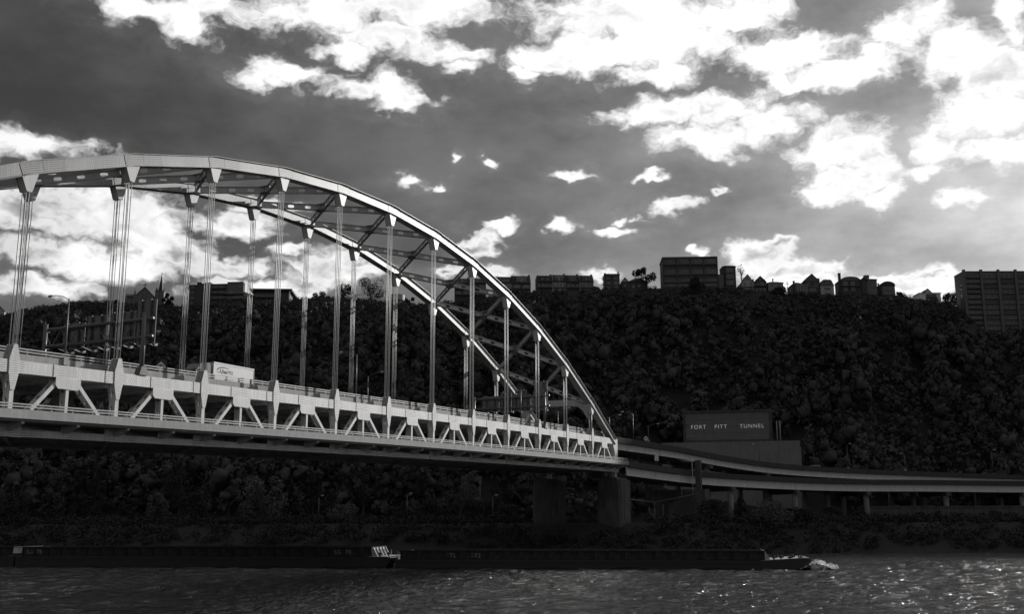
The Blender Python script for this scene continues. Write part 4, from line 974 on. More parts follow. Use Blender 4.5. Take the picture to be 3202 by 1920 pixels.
# far left house
t, W, H = lot('gable_house', 'tiny pale gabled house at the left picture edge on the ridge', -14, 13, 972, 998); walls(t, W, H, 8, 'siding'); gable(t, W, H, 2.0, 8, wall='siding')
for x in (-.9, .9): window(t, x, H * .4, .9, 1.3)
t, W, H = lot('gable_house', 'small dark roofed house among trees left of the church', 284, 320, 962, 985); walls(t, W, H, 9, 'siding'); gable(t, W, H, 2.2, 9, wall='siding', front=False)
for x in (-1.5, 1.5): window(t, x, H * .35, .9, 1.3)
def church():
    t, W, H = lot('church', 'stone church with a steep cross topped gable and a slender spire', 393, 508, 925, 985, 'church', R(8)); k = KM
    X = lambda u: (u - 450.5) * k; Z = lambda v: (985 - v) * k
    walls(t, (480 - 420) * k, Z(925), 26, 'stone', X(420)); gable(t, (478 - 422) * k, Z(925), (925 - 897) * k, 26, wall='stone', ov=.35, x0=X(422))
    walls(t, (421 - 394) * k, Z(928), 12, 'stone', X(394), 'transept'); gable(t, (421 - 394) * k, Z(928), (928 - 914) * k, 12, wall='stone', x0=X(394), front=False)
    # tower and spire
    m = MB(); m.box((X(479.5), 1, -9), (X(508), 6.2, Z(925))); m.build('tower', M['stone'], t)
    m = MB(); m.box((X(480), 1.3, Z(925)), (X(507), 5.9, Z(906))); m.build('belfry', M['stone'], t)
    m = MB(); m.box((X(479), 1.1, Z(906)), (X(508), 6.1, Z(904))); m.build('cornice', M['stone'], t)
    cx = X(494.5); m = MB(); n = 8; r0 = 7.5 * k
    m.tube([(cx, 3.6, Z(904)), (cx, 3.6, Z(850))], [r0 * 1.1, .1], 8); m.build('spire', M['slate'], t)
    for dx in (-1, 1):
        for dy in (-1, 1): m = MB(); m.tube([(cx + dx * 1.75, 3.6 + dy * 1.75, Z(904)), (cx + dx * 1.75, 3.6 + dy * 1.75, Z(898)), (cx + dx * 1.75, 3.6 + dy * 1.75, Z(891))], [.38, .38, .03], 6); m.build('pinnacle', M['stone'], t)
    for (x, y, zb, s) in ((cx, 3.6, Z(850), 1.0), (X(450), .2, Z(897), 1.7)):
        m = MB(); m.box((x - .09 * s, y - .08, zb - .2), (x + .09 * s, y + .08, zb + 1.3 * s)); m.box((x - .45 * s, y - .078, zb + .7 * s), (x + .45 * s, y + .078, zb + .88 * s)); m.build('cross', M['dark_trim'], t)
    for u in (396, 420.5):
        m = MB(); m.box((X(u) - .5, -.5, -9), (X(u) + .5, .5, Z(930))); m.build('buttress', M['stone'], t)
        m = MB(); m.tube([(X(u), 0, Z(930)), (X(u), 0, Z(915 if u < 400 else 898))], [.62, .04], 6); m.build('pinnacle', M['stone'], t)
    for (u, v, w, h) in ((450, 925, 2.6, 2.6), (450, 950, 3.4, 3.4), (432, 962, 1.3, 3.0), (468, 962, 1.3, 3.0), (407, 955, 1.2, 2.6), (494, 950, 1.5, 2.4), (494, 918, 1.0, 2.0)):
        window(t, X(u), Z(v) - h / 2, w, h, 'stone', 'win_glass', 1, y=1.28 if u > 490 and v < 920 else (.98 if u > 490 else 0))
church()
def blockA():
    t, W, H = lot('apartment_block', 'dark stepped apartment block with side balconies left of the flat roofed one', 584, 783, 888, 975, 'apartments', R(-6)); k = KM
    X = lambda u: (u - 683.5) * k; Z = lambda v: (975 - v) * k
    for (u0, u1, v, mat, D) in ((584, 611, 889, 'brick', 16), (611, 627, 881, 'dark_trim', 14), (627, 638, 885, 'brick', 15), (638, 658, 882.5, 'brick', 14), (658, 710, 888, 'brick', 13), (710, 763, 883, 'brick_mid', 18)):
        walls(t, (u1 - u0) * k - .02, Z(v), D, mat, X(u0), 'wing'); m = MB(); m.box((X(u0), -.25, Z(v)), (X(u1) - .03, D, Z(v) + .35)); m.build('roof', M['dark_trim'], t)
    m = MB(); m.box((X(763), 1, -9), (X(764.5), 20, Z(884))); m.build('side_wall', M['siding'], t)
    for v in (893, 910, 927, 944, 960):
        m = MB(); m.box((X(573), 2, Z(v)), (X(584), 9, Z(v) + .25)); b = m.build('balcony', M['dark_trim'], t)
        m = MB()
        for j in range(6): m.box((X(573) + j * .3, 1.95, Z(v) + .25), (X(573) + j * .3 + .06, 2.0, Z(v) + 1.2))
        m.build('railing', M['dark_trim'], b)
        for u in (597, 648, 672, 690): window(t, X(u), Z(v + 7), 1.9, 1.5, 'dark_trim', 'win_glass', 1)
        balcony(t, X(660), X(706), Z(v + 8), 1.0)
    for (u, v) in ((690, 898), (722, 912), (753, 893), (741, 929), (751, 929), (722, 945), (735, 945), (747, 945), (760, 930)): window(t, X(u), Z(v + 5), 1.2, 1.5, 'trim', 'win_glass', 1)
    balcony(t, X(700), X(766), Z(921), 1.6); balcony(t, X(702), X(764), Z(937), 1.6)
blockA()
def blockB():
    t, W, H = lot('apartment_block', 'low flat roofed block with wide eaves right of the stepped apartment block', 785, 909, 909, 965, 'apartments', R(3)); walls(t, W - 2, H, 18, 'brick')
    m = MB(); m.box((-W/2 - .4, -1.6, H), (W/2 + .6, 18, H + .9)); m.build('roof', M['slate'], t); m = MB(); m.box((W/2 - .7, -1.4, -9), (W/2 - .4, -1.0, H)); m.build('column', M['siding'], t)
    for f in range(2):
        balcony(t, -W/2 + 1.5, W/2 - 5, H - 3.4 - f * 3.2, 1.4)
        for j in range(6): window(t, -W/2 + 3 + j * 2.4, H - 3.2 - f * 3.2, 1.9, 2.1, 'dark_trim', 'win_glass', 1)
blockB()
def overlook():
    t, W, H = lot('overlook_pavilion', 'round glazed overlook pavilion standing on a stem above the wooded slope', 1213, 1263, 919, 972, 'pavilion', Y=513); k = KM
    for (z0, z1, r, mat, nm) in ((-12, 2.2, 1.6, 'concrete', 'stem'), (2.2, 2.7, 3.9, 'concrete', 'deck'), (2.7, 5.6, 3.5, 'win_glass', 'glazing'), (5.6, 8.2, 3.9, 'siding', 'roof_drum')):
        m = MB(); m.tube([(0, 3, z0), (0, 3, z1)], r, 28); m.build(nm, M[mat], t)
    for j in range(14):
        a = j * 2 * math.pi / 14; m = MB(); m.box((3.52 * math.cos(a) - .07, 3 + 3.52 * math.sin(a) - .07, 2.7), (3.52 * math.cos(a) + .07, 3 + 3.52 * math.sin(a) + .07, 5.6)); m.build('mullion', M['trim'], t)
    m = MB(); c = [(3.85 * math.cos(a), 3 + 3.85 * math.sin(a), 3.7) for a in np.linspace(0, 2 * math.pi, 29)]; m.tube(c, .06, 5, False); m.build('railing', M['trim'], t)
overlook()
def rowhouse(label, u0, u1, vr, ve, vb, wall, dorm, seed, yaw=R(4)):
    """terrace house: steep front roof slope with dormer, two floors of glazing below"""
    t, W, H = lot('terrace_house', label, u0, u1, ve, vb, yaw=yaw, group='terrace houses on the ridge'); g = random.Random(seed)
    walls(t, W - .06, H, 11, wall); Hr = (ve - vr) * KM
    for (ya_, yb_, z0, z1) in ((-.5, 3.4, H - .2, H + Hr), (3.4, 11.4, H + Hr, H + Hr - .4)):
        m = MB(); m.add([(-W/2 + .02, ya_, z0), (W/2 - .02, ya_, z0), (W/2 - .02, yb_, z1), (-W/2 + .02, yb_, z1), (-W/2 + .02, ya_, z0 + .3), (W/2 - .02, ya_, z0 + .3), (W/2 - .02, yb_, z1 + .3), (-W/2 + .02, yb_, z1 + .3)], [(0, 3, 2, 1), (4, 5, 6, 7), (0, 1, 5, 4), (1, 2, 6, 5), (2, 3, 7, 6), (3, 0, 4, 7)]); m.build('roof', M['slate'], t)
    m = MB(); m.box((-W/2 + .015, 0, H), (-W/2 + .25, 11, H + Hr - .3)); m.build('party_wall', M[wall], t)
    if dorm:
        m = MB(); m.box((-W * .3, -.1, H + .3), (W * .3, 3.0, H + Hr * .72)); m.build('dormer', M[dorm], t); m = MB(); m.box((-W * .34, -.4, H + Hr * .72), (W * .34, 3.2, H + Hr * .72 + .2)); m.build('dormer_roof', M['trim'], t)
        for sx in (-.17, .17): window(t, W * sx, H + .6, W * .24, Hr * .4, 'dark_trim', y=-.1)
    nf = max(1, int(H / 3.0))
    for f in range(nf):
        z = H - 2.8 - f * 3.0; n = g.choice((2, 3, 4)) if W > 5 else 2
        for j in range(n): window(t, -W/2 + (j + .5) * W / n, z, W / n * .72, 2.0, 'trim' if wall != 'brick' else 'dark_trim', bars=g.choice((0, 1)))
        balcony(t, -W * .46, W * .46, z - .25, .9)
    chimney(t, W/2 - .6, 4, H + Hr - .6, H + Hr + 1.0, .7)
    return t
rowhouse('leftmost terrace house seen through the arch bracing', 1422, 1468, 866, 884, 935, 'brick', 'siding', 1)
rowhouse('terrace house behind the hangers right of the leftmost one', 1468, 1520, 866, 884, 940, 'brick', 'stucco', 2)
rowhouse('pale walled terrace house just right of the arch rib', 1548, 1606, 861, 884, 925, 'siding', 'stucco', 3)
rowhouse('dark terrace house with wide dormer beside the gap in the row', 1602, 1660, 858, 884, 925, 'brick', 'siding', 4)
rowhouse('dark left end house of the four house row', 1680, 1728, 857, 880, 917, 'brick', 'brick', 5)
rowhouse('white banded second house of the four house row', 1727, 1771, 855, 880, 917, 'siding', 'siding', 6)
rowhouse('dark third house of the four house row', 1770, 1812, 856, 881, 915, 'brick', 'stucco', 7)
rowhouse('grey right end house of the four house row', 1811, 1857, 857, 880, 912, 'stucco', 'stucco', 8)
def narrow():
    t, W, H = lot('narrow_house', 'narrow flat roofed brick house with two chimneys and outside stairs', 1891, 1938, 858, 910); walls(t, W, H, 10, 'brick'); flat_roof(t, W, H, 10)
    chimney(t, -W/2 + .4, 3, H, H + 1.6, .7); chimney(t, W/2 - .4, 3, H, H + 2.2, .6)
    for f in range(3):
        for j in range(2): window(t, (-.25 + .5 * j) * W, H - 2.4 - f * 2.6, W * .3, 1.7, 'trim' if j else 'dark_trim')
        balcony(t, -W/2 - 1.5, -W/2 - .05, H - 2.6 - f * 2.4, .8)
    balcony(t, -W * .4, W * .4, H - .9, .3)
narrow()
def lowhouse():
    t, W, H = lot('low_house', 'low dark house with small gable behind the spreading tree', 1943, 2025, 880, 910); walls(t, W, H, 9, 'brick'); gable(t, 3.2, H, 1.9, 8, wall='siding', x0=-W/2 + .2); hip(t, W * .68, H, 2.6, 9, x0=-W/2 + 3.8)
    for x in (-W/2 + 1.8, -.5, 2.4): window(t, x, H * .35, 1.1, 1.4)
lowhouse()
def office():
    t, W, H = lot('office_block', 'large dark slab block with long glazed floors on the ridge', 2073, 2243, 803, 900, 'office block', R(-3)); k = KM
    walls(t, W, H, 16, 'brick')
    for f, (v0, v1) in enumerate(((806, 823), (836, 856), (866, 880), (886, 898))):
        for j in range(4):
            w = W / 4 - .5; z0 = (900 - v1) * k; window(t, -W/2 + (j + .5) * W / 4, z0, w, (v1 - v0) * k, 'dark_trim', 'win_glass', 3)
    for v in (804, 825, 838, 858, 868, 882):
        m = MB(); m.box((-W/2 - .1, -.55, (900 - v) * k - .15), (W/2 + .1, -.003, (900 - v) * k + .15)); m.build('floor_band', M['brick_mid'], t)
    for j in range(5): x = -W/2 + j * W / 4; m = MB(); m.box((x - .25, -.6, -2), (x + .25, -.003, H - .2)); m.build('pier_strip', M['dark_trim'], t)
    flat_roof(t, W, H, 16, 'slate', .3, .5)
office()
def tower_house():
    t, W, H = lot('tower_house', 'slim three storey house with rounded glazed front right of the slab block', 2262, 2303, 832, 897); k = W / 2
    prof = [(-k, 9), (-k, 1.2), (-k * .6, 0), (k * .6, 0), (k, 1.2), (k, 9)]
    m = MB(); m.prism(prof, XD, YD, (0, 0, -9), (0, 0, H + 9)); m.build('wall', M['brick'], t); m = MB(); m.prism([(x * 1.06, y - .2) for x, y in prof], XD, YD, (0, 0, H), (0, 0, .5)); m.build('roof', M['slate'], t)
    for f in range(3): window(t, 0, H - 2.9 - f * 3.1, k * 1.05, 2.2, 'trim', bars=2); m = MB(); m.box((-k * .62, -.25, H - 3.4 - f * 3.1), (k * .62, -.003, H - 3.1 - f * 3.1)); m.build('band', M['dark_trim'], t)
    walls(t, 2.6, H * .62, 7, 'brick_mid', -k - 2.6, 'side_wing')
tower_house()
t, W, H = lot('gable_house', 'pale gabled house with two tier porch behind the bare tree', 2321, 2357, 879, 912); walls(t, W, H, 10, 'siding'); gable(t, W * .8, H, 3.3, 10, wall='siding')
for f in range(2): balcony(t, -W/2, W/2, H - 2.6 - f * 2.2, 1.2, 'siding'); [window(t, x, H - 2.2 - f * 2.3, 1.1, 1.6) for x in (-1.4, 1.4)]
window(t, 0, H + .6, 1.1, 1.2)
t, W, H = lot('gable_house', 'dark house with clipped gable and two chimneys', 2358, 2398, 880, 918); walls(t, W, H, 10, 'brick'); gable(t, W * .86, H, 2.7, 10, wall='brick'); chimney(t, -W/2 + .4, 3, H, H + 1.9, .6); chimney(t, W/2 - .4, 3, H, H + 1.9, .6)
window(t, .9, H - 1.9, 1.5, 1.7); window(t, -1.2, H - 1.9, 1.0, 1.5, 'dark_trim'); balcony(t, -W * .48, W * .48, H - 2.3, 1.2); [window(t, x, H - 4.6, 1.0, 1.6) for x in (-1.8, 0, 1.8)]; window(t, 0, H + .6, 1.0, 1.0)
t, W, H = lot('hip_house', 'grey hip roofed house with a small central chimney', 2403, 2450, 883, 922); walls(t, W, H, 10, 'stucco'); hip(t, W, H, 1.6, 10); chimney(t, -.2, 4.5, H + 1.2, H + 3.0, .5)
for x in (-1.8, 1.8): window(t, x, H - 2.2, 1.2, 1.5)
def pole(u, v0, v1, label):
    p = at(u, v1, RY); t = empty('utility_pole', p, 0, label, 'pole'); h = (v1 - v0) * KM; m = MB(); m.tube([(0, 0, -2), (0, 0, h)], .14, 6); m.build('pole', M['bark'], t)
    for z in (h - .5, h - 1.3): m = MB(); m.box((-1.1, -.08, z), (1.1, .08, z + .15)); m.build('crossarm', M['bark'], t)
pole(2463, 880, 912, 'wooden utility pole between the hip roofed house and the gabled villa')
pole(2847, 920, 942, 'short utility pole left of the white house')
def villa():
    t, W, H = lot('gabled_villa', 'large gabled villa with a glazed conservatory bay', 2478, 2562, 878, 918); k = KM
    walls(t, 44 * k, H, 11, 'brick', W/2 - 44 * k); gable(t, 44 * k, H, 23 * k * .95, 11, wall='brick_mid', x0=W/2 - 44 * k); walls(t, 39 * k, H * .72, 9, 'brick', -W/2, 'wing'); hip(t, 39 * k, H * .72, 2.0, 9, x0=-W/2)
    c = -W/2 + 27 * k
    m = MB(); m.prism([(-2.9, 0), (-2.2, -1.6), (2.2, -1.6), (2.9, 0)], XD, YD, (c, -.003, -2), (0, 0, 2 + H * .62)); m.build('conservatory', M['win_glass'], t)
    for x, y in ((-2.9, -.15), (-2.2, -1.7), (-.75, -1.7), (.75, -1.7), (2.2, -1.7), (2.9, -.15)): m = MB(); m.box((c + x - .09, y - .09, -2), (c + x + .09, y + .09, H * .62)); m.build('mullion', M['siding'], t)
    m = MB(); m.box((c - 3.0, -1.8, H * .62), (c + 3.0, -.004, H * .62 + .25)); m.build('conservatory_roof', M['siding'], t)
    x0 = W/2 - 22 * k; window(t, x0, H + .6, 1.3, 1.4, 'dark_trim'); [window(t, x0 + dx, H - 2.4, 1.6, 1.7, 'dark_trim') for dx in (-1.8, 1.8)]; window(t, x0, H - 5.2, 3.4, 1.5); m = MB(); m.box((x0 - 3.3, -.3, H - 2.9), (x0 + 3.3, -.003, H - 2.65)); m.build('band', M['trim'], t); chimney(t, -W/2 + 1.6, 3, H * .7, H + .8, .8)
villa()
t, W, H = lot('gambrel_house', 'small house with gambrel front and a round chimney', 2566, 2608, 893, 918); walls(t, W, H, 9, 'siding')
m = MB(); m.prism([(-W/2 - .2, H), (W/2 + .2, H), (W/2 - 1.0, H + 2.6), (W/2 - 1.6, H + 3.1), (-W/2 + 1.6, H + 3.1), (-W/2 + 1.0, H + 2.6)], XD, ZD, (0, -.2, 0), (0, 9.4, 0)); m.build('roof', M['brick_mid'], t); window(t, 0, H + .5, 2.6, 1.9, 'dark_trim', y=-.2); window(t, 0, H - 2.2, 3.0, 1.4); chimney(t, -W/2 - .2, 2, -2, H + 4.2, 1.0, 'stucco'); m = MB(); m.tube([(.6, 4, H + 3), (.6, 4, H + 4.6)], .12, 6); m.build('finial', M['dark_trim'], t)
t, W, H = lot('brick_house', 'dark brick house with tall chimney and low curved gable', 2630, 2692, 876, 918); walls(t, W, H, 10, 'brick')
m = MB(); m.prism([(-W/2 - .3, H)] + [(W/2 + .3, H)] + [(W/2 * math.cos(a) * 1.03, H + 2.0 * math.sin(a)) for a in np.linspace(.15, math.pi - .15, 9)], XD, ZD, (0, -.3, 0), (0, 10.6, 0)); m.build('roof', M['brick_mid'], t); chimney(t, -W/2 - .1, 1, -2, H + 4.0, 1.1)
for f in range(2): [window(t, x, H - 2.4 - f * 2.9, 1.9, 1.9, 'trim', bars=2) for x in (-2.6, 1.0)]
m = MB(); m.prism([(-W/2, -.4), (-W/2 + 1, -1.3), (W/2 - 1, -1.3), (W/2, -.4)], XD, YD, (0, 0, H - 3.3), (0, 0, .3)); m.build('canopy', M['slate'], t)
t, W, H = lot('turret_house', 'tall house with a roof turret and stacked glazed bays', 2694, 2744, 872, 922); walls(t, W * .62, H, 10, 'brick_mid', -W/2 + W * .36); walls(t, W * .36, H - .8, 9, 'brick', -W/2, 'wing'); hip(t, W * .62, H, 1.4, 10, x0=-W/2 + W * .36); gable(t, W * .36, H - .8, 1.7, 9, wall='brick', x0=-W/2)
m = MB(); m.box((-1.4, 2, H), (.8, 4.4, H + 2.6)); m.build('turret', M['brick_mid'], t)
for f in range(3): window(t, W * .17, H - 2.3 - f * 2.4, W * .42, 1.7, 'trim', bars=3)
t, W, H = lot('barrel_house', 'house with a barrel vaulted roof and gridded windows', 2756, 2799, 893, 925); walls(t, W, H, 11, 'brick')
m = MB(); m.prism([(W/2 * 1.08 * math.cos(a), H + 2.3 * math.sin(a)) for a in np.linspace(0, math.pi, 13)], XD, ZD, (0, -.2, 0), (0, 11.4, 0)); m.build('roof', M['slate'], t)
for f in range(2): [window(t, x, H - 2.1 - f * 2.3, 1.7, 1.7, 'trim', bars=2) for x in (-1.8, 0.1, 2.0)]
chimney(t, -W/2 + .5, 5, H, H + 2.4, .6)
t, W, H = lot('white_house', 'white house with a dark glazed balcony standing alone on the ridge', 2876, 2942, 915, 941); walls(t, W, H, 9, 'white'); hip(t, W, H, 1.0, 9, ridge=.6); gable(t, 3.4, H, 1.8, 7, wall='white', x0=-W/2 + 2.4)
window(t, .4, H - 2.5, W * .5, 1.8, 'dark_trim', bars=3); balcony(t, -W * .22, W * .32, H - 2.7, 1.2); [window(t, x, H - 4.4, 1.6, 1.2) for x in (0, 3)]
def tower_block():
    p = at(3098, 1046, 512); p.x = at(3098, 870, 512).x; k = KM * 512 / RY; t = empty('apartment_tower', (p.x, 512, p.z), 0, 'large dark apartment tower cut by the right picture edge', 'apartments')
    X = lambda u: (u - 3098) * k; Z = lambda v: (1046 - v) * k; H = Z(846)
    m = MB(); m.box((X(3013), 0, -12), (X(3290), 11, H)); m.build('wall', M['brick_mid'], t)
    for v in (895, 899, 925):
        m = MB(); m.box((X(3013) - .06, 3.5, Z(v)), (X(3013) - .01, 4.3, Z(v) + 1.8)); m.build('side_window', M['white'], t)  # lit windows as plain white plates, their brightness put into the colour
    for j in range(6):
        u = 3013 + j * 54; m = MB(); m.box((X(u) - .6, -1.0, -12), (X(u) + .6, -.003, H + 1.0)); m.build('fin', M['brick_mid'], t)
    for f in range(12):
        z = H - 2.9 - f * 2.55
        m = MB(); m.box((X(3013) + .6, -.5, z - .55), (X(3290), -.003, z - .25)); m.build('floor_band', M['brick'], t)
        for j in range(5):
            xc = X(3013 + j * 54 + 27)
            if j == 0: balcony(t, xc - 3.0, xc + 3.0, z - .2, 1.1)
            for dx in (-2.1, .1, 2.2): window(t, xc + dx, z, 1.7, 1.75, 'trim' if (f + j) % 3 else 'dark_trim', 'win_glass', (f * 5 + j * 3) % 3)
    flat_roof(t, 277 * k, H, 11, 'slate', .1, .4, X(3013))
tower_block()

# ------------------------------------------------------------------ trees
def tree(label, u, vt, vb, rpx, Y, kind='round', mat='leaf', seed=0, group='trees on the far bank', base=None):
    g = np.random.default_rng(seed + 100); p = at(u, vb, Y); k = Y / F_PX * 1.0; x = p.x
    zg = float(terrain(x, Y)) if base is None else base
    ztop = at(u, vt, Y).z; h = max(2.5, ztop - zg); r = rpx * k
    t = empty('tree', (x, Y, zg), 0, label, 'tree', group); tr = max(.09, h * .018)
    m = MB(); lean = g.uniform(-.04, .04) * h
    tp = [(0, 0, -.5), (lean * .3, 0, h * .3), (lean, g.uniform(-.2, .2), h * .75)]
    m.tube(tp, [tr * 1.3, tr, tr * .4], 7)
    if kind == 'bare':
        tips = []
        for j in range(26):
            a = g.uniform(0, 6.28); z0 = h * g.uniform(.3, .75); e = g.uniform(.25, 1.0); q = (math.cos(a) * r * e, math.sin(a) * r * e, min(h, z0 + h * g.uniform(.15, .42)))
            m.tube([(lean * .5, 0, z0), (q[0] * .5, q[1] * .5, (z0 + q[2]) / 2 + .2), q], [tr * .4, tr * .25, tr * .08], 4); tips.append(q)
        m.build('trunk', M['bark'], t)
        v = leaf_quads(np.array(tips), np.full(len(tips), r * .16), 260, .2, g)
    else:
        n = 16 if kind != 'spread' else 13
        h0 = h * (.32 if kind != 'low' else .12); c, rr = clumps(g, n, r, h0, h * (.97 if kind != 'spread' else .93))
        if kind == 'cone': f = np.clip(1.25 - (c[:, 2] / h), .2, 1)[:, None]; c[:, :2] *= f; rr = rr * f[:, 0]
        if kind == 'spread': c[:, :2] *= 1.25; rr = rr * .72
        c[:, 2] = np.minimum(c[:, 2], h - rr * .8)
        for j in range(n):
            b = c[j]; z0 = max(h * .22, b[2] - r * .9); m.tube([(lean * z0 / h, 0, z0), (b[0] * .5, b[1] * .5, (z0 + b[2]) / 2), tuple(b)], [tr * .5, tr * .3, tr * .1], 4)
        m.build('trunk', M['bark'], t)
        ls = .26 if Y < 400 else .34
        v = leaf_quads(c, rr, int(min(2600, 330 + 62 * r * h)), ls, g, .35)
    mesh_obj('crown', np_mesh('crown', v, quads_idx(len(v)), M[mat]), t)
    return t
S_ = 0
for (lab, u, vt, vb, r, Y, kd, mt) in (
    ('leafy tree cut by the left picture edge above the barge', 35, 1540, 1690, 58, 285, 'low', 'leaf'),
    ('rounded tree left of the parked car row', 150, 1580, 1680, 40, 292, 'low', 'leaf'),
    ('dim round tree behind the parked cars, left of its twin', 235, 1546, 1640, 36, 322, 'round', 'leaf'),
    ('dim round tree behind the parked cars, right of its twin', 312, 1546, 1640, 34, 322, 'round', 'leaf'),
    ('small pale tree right of the twin round trees', 392, 1556, 1640, 28, 320, 'round', 'leaf'),
    ('pale upright tree standing in front of the parked cars', 484, 1544, 1665, 44, 290, 'low', 'leaf_light'),
    ('wide dark tree left of the tallest bank tree', 612, 1542, 1670, 58, 292, 'low', 'leaf'),
    ('tallest and broadest tree on the bank under the bridge', 815, 1492, 1680, 88, 284, 'low', 'leaf_light'),
    ('narrow tree just right of the tallest bank tree', 925, 1560, 1670, 34, 292, 'cone', 'leaf'),
    ('bushy tree with pale crown above the barge gap', 1072, 1578, 1680, 50, 284, 'low', 'leaf_light'),
    ('dim tree behind the bushy pale one', 1030, 1530, 1650, 42, 318, 'round', 'leaf'),
    ('round tree left of the slim lamp under mid span', 1232, 1586, 1655, 34, 314, 'round', 'leaf'),
    ('leaning shrubby tree right of the slim lamp under mid span', 1290, 1600, 1680, 34, 284, 'low', 'leaf'),
    ('round topped tree left of the floodlight mast', 1345, 1560, 1650, 42, 316, 'round', 'leaf'),
    ('broad tree at the foot of the floodlight mast', 1500, 1568, 1660, 50, 306, 'round', 'leaf'),
    ('tree between the floodlight mast and the pier', 1585, 1578, 1655, 36, 318, 'round', 'leaf'),
    ('dark tree directly left of the pier', 1655, 1590, 1655, 26, 320, 'round', 'leaf'),
    ('spiky tree at the foot of the wood, far left', 175, 1462, 1600, 30, 345, 'round', 'leaf_light'),
    ('tree top second from the left below the bridge deck', 245, 1466, 1600, 26, 346, 'round', 'leaf'),
    ('tree top third from the left below the bridge deck', 300, 1458, 1600, 34, 346, 'round', 'leaf'),
    ('big tree at the wood edge left of the tallest bank tree', 560, 1440, 1600, 62, 345, 'round', 'leaf'),
    ('tree at the wood edge above the tallest bank tree', 715, 1450, 1600, 40, 348, 'round', 'leaf'),
    ('paler tree at the wood edge beside the tallest bank tree', 808, 1448, 1600, 36, 350, 'round', 'leaf_light'),
    ('rounded tree at the wood edge above the pale bushy one', 978, 1468, 1600, 34, 350, 'round', 'leaf'),
    ('flat topped tree at the wood edge near mid span', 1135, 1448, 1600, 52, 350, 'spread', 'leaf'),
    ('tall clumpy tree at the wood edge left of the mast', 1305, 1456, 1610, 44, 352, 'round', 'leaf'),
    ('wide pale tree at the wood edge behind the mast', 1440, 1478, 1610, 62, 354, 'spread', 'leaf_light'),
    ('tree at the wood edge just left of the pier', 1565, 1490, 1610, 36, 356, 'round', 'leaf'),
    ('tall thin tree in front of the ramp columns', 2225, 1560, 1680, 46, 286, 'low', 'leaf'),
    ('big pale tree before the lower ramp, largest right of the pier', 2420, 1570, 1690, 72, 284, 'low', 'leaf_light'),
    ('smaller tree left of the big pale one before the ramp', 2320, 1555, 1680, 40, 292, 'cone', 'leaf'),
    ('bushy tree right of the big pale one before the ramp', 2520, 1590, 1690, 46, 286, 'low', 'leaf'),
    ('leftmost small round tree in the row under the lower ramp', 2602, 1586, 1648, 30, 318, 'round', 'leaf'),
    ('second small round tree in the row under the lower ramp', 2690, 1598, 1648, 28, 318, 'round', 'leaf'),
    ('smallest tree in the row under the lower ramp', 2744, 1612, 1648, 18, 318, 'round', 'leaf'),
    ('tree right of the smallest in the row under the ramp', 2880, 1604, 1650, 26, 318, 'round', 'leaf'),
    ('pointed tree in the row before the retaining wall', 2938, 1598, 1650, 22, 318, 'cone', 'leaf'),
    ('darkest and widest tree in the row before the retaining wall', 3002, 1606, 1670, 36, 300, 'low', 'leaf'),
    ('tree before the pale end of the retaining wall', 3112, 1600, 1650, 27, 318, 'round', 'leaf'),
    ('last small tree at the right end of the row', 3166, 1604, 1650, 22, 318, 'round', 'leaf')):
    S_ += 1; tree(lab, u, vt, vb, r, Y, kd, mt, S_)
for (lab, u, vt, vb, r, Y, kd, mt) in (
    ('dark clump tree on the ridge near the left edge', 160, 955, 990, 16, 519, 'low', 'leaf'),
    ('thin tree on the ridge behind the leftmost hanger', 70, 965, 990, 16, 519, 'round', 'leaf'),
    ('round tree on the ridge left of the small dark roofed house', 238, 944, 985, 26, 519, 'low', 'leaf'),
    ('dark tree on the ridge just left of the small dark roofed house', 272, 946, 985, 22, 519, 'low', 'leaf'),
    ('airy tree on the ridge left of the church', 352, 936, 985, 26, 519, 'spread', 'leaf'),
    ('leafy tree leaning over the right side of the church tower', 523, 914, 975, 22, 519, 'spread', 'leaf'),
    ('low pale tree below the stepped apartment block', 735, 948, 985, 26, 514, 'low', 'leaf_light'),
    ('low pale tree below the flat roofed block', 808, 940, 980, 22, 514, 'low', 'leaf_light'),
    ('dark bushy tree right of the flat roofed block', 925, 930, 985, 26, 518, 'low', 'leaf'),
    ('dark mid sized ridge tree left of the great oak', 1000, 912, 985, 32, 518, 'low', 'leaf'),
    ('dark ridge tree touching the great oak', 1072, 890, 980, 42, 520, 'low', 'leaf'),
    ('great round tree, largest on the ridge, left of the overlook', 1160, 868, 975, 58, 522, 'low', 'leaf'),
    ('dark tree right of the round overlook pavilion', 1275, 930, 980, 26, 520, 'low', 'leaf'),
    ('small dark tree right of the four house row', 1866, 896, 925, 14, 518, 'round', 'leaf'),
    ('spreading open tree left of the large slab block', 2022, 832, 910, 44, 522, 'spread', 'leaf'),
    ('dark bush in front of the large slab block', 2180, 868, 920, 32, 516, 'low', 'leaf'),
    ('pale bushy tree below the slim three storey house', 2300, 898, 930, 30, 515, 'low', 'leaf_light'),
    ('dark bush before the hip roofed house', 2440, 898, 930, 26, 515, 'low', 'leaf'),
    ('pale bushy tree below the turret house', 2740, 922, 965, 34, 512, 'low', 'leaf_light'),
    ('dark tree between the barrel roofed house and the short pole', 2815, 914, 945, 20, 519, 'low', 'leaf'),
    ('bright shrub left of the lone white house', 2835, 926, 950, 18, 516, 'low', 'leaf_light'),
    ('bright shrub below the lone white house', 2905, 944, 968, 16, 513, 'low', 'leaf_light'),
    ('dark round tree left of the apartment tower', 2972, 918, 960, 24, 517, 'low', 'leaf')):
    S_ += 1; tree(lab, u, vt, vb, r, Y, kd, mt, S_, 'trees on the ridge', at(u, vb, Y).z)
tree('nearly bare upright tree right of the slim three storey house', 2320, 828, 905, 15, 523, 'bare', 'leaf', 77, 'trees on the ridge', at(2320, 905, 523).z)

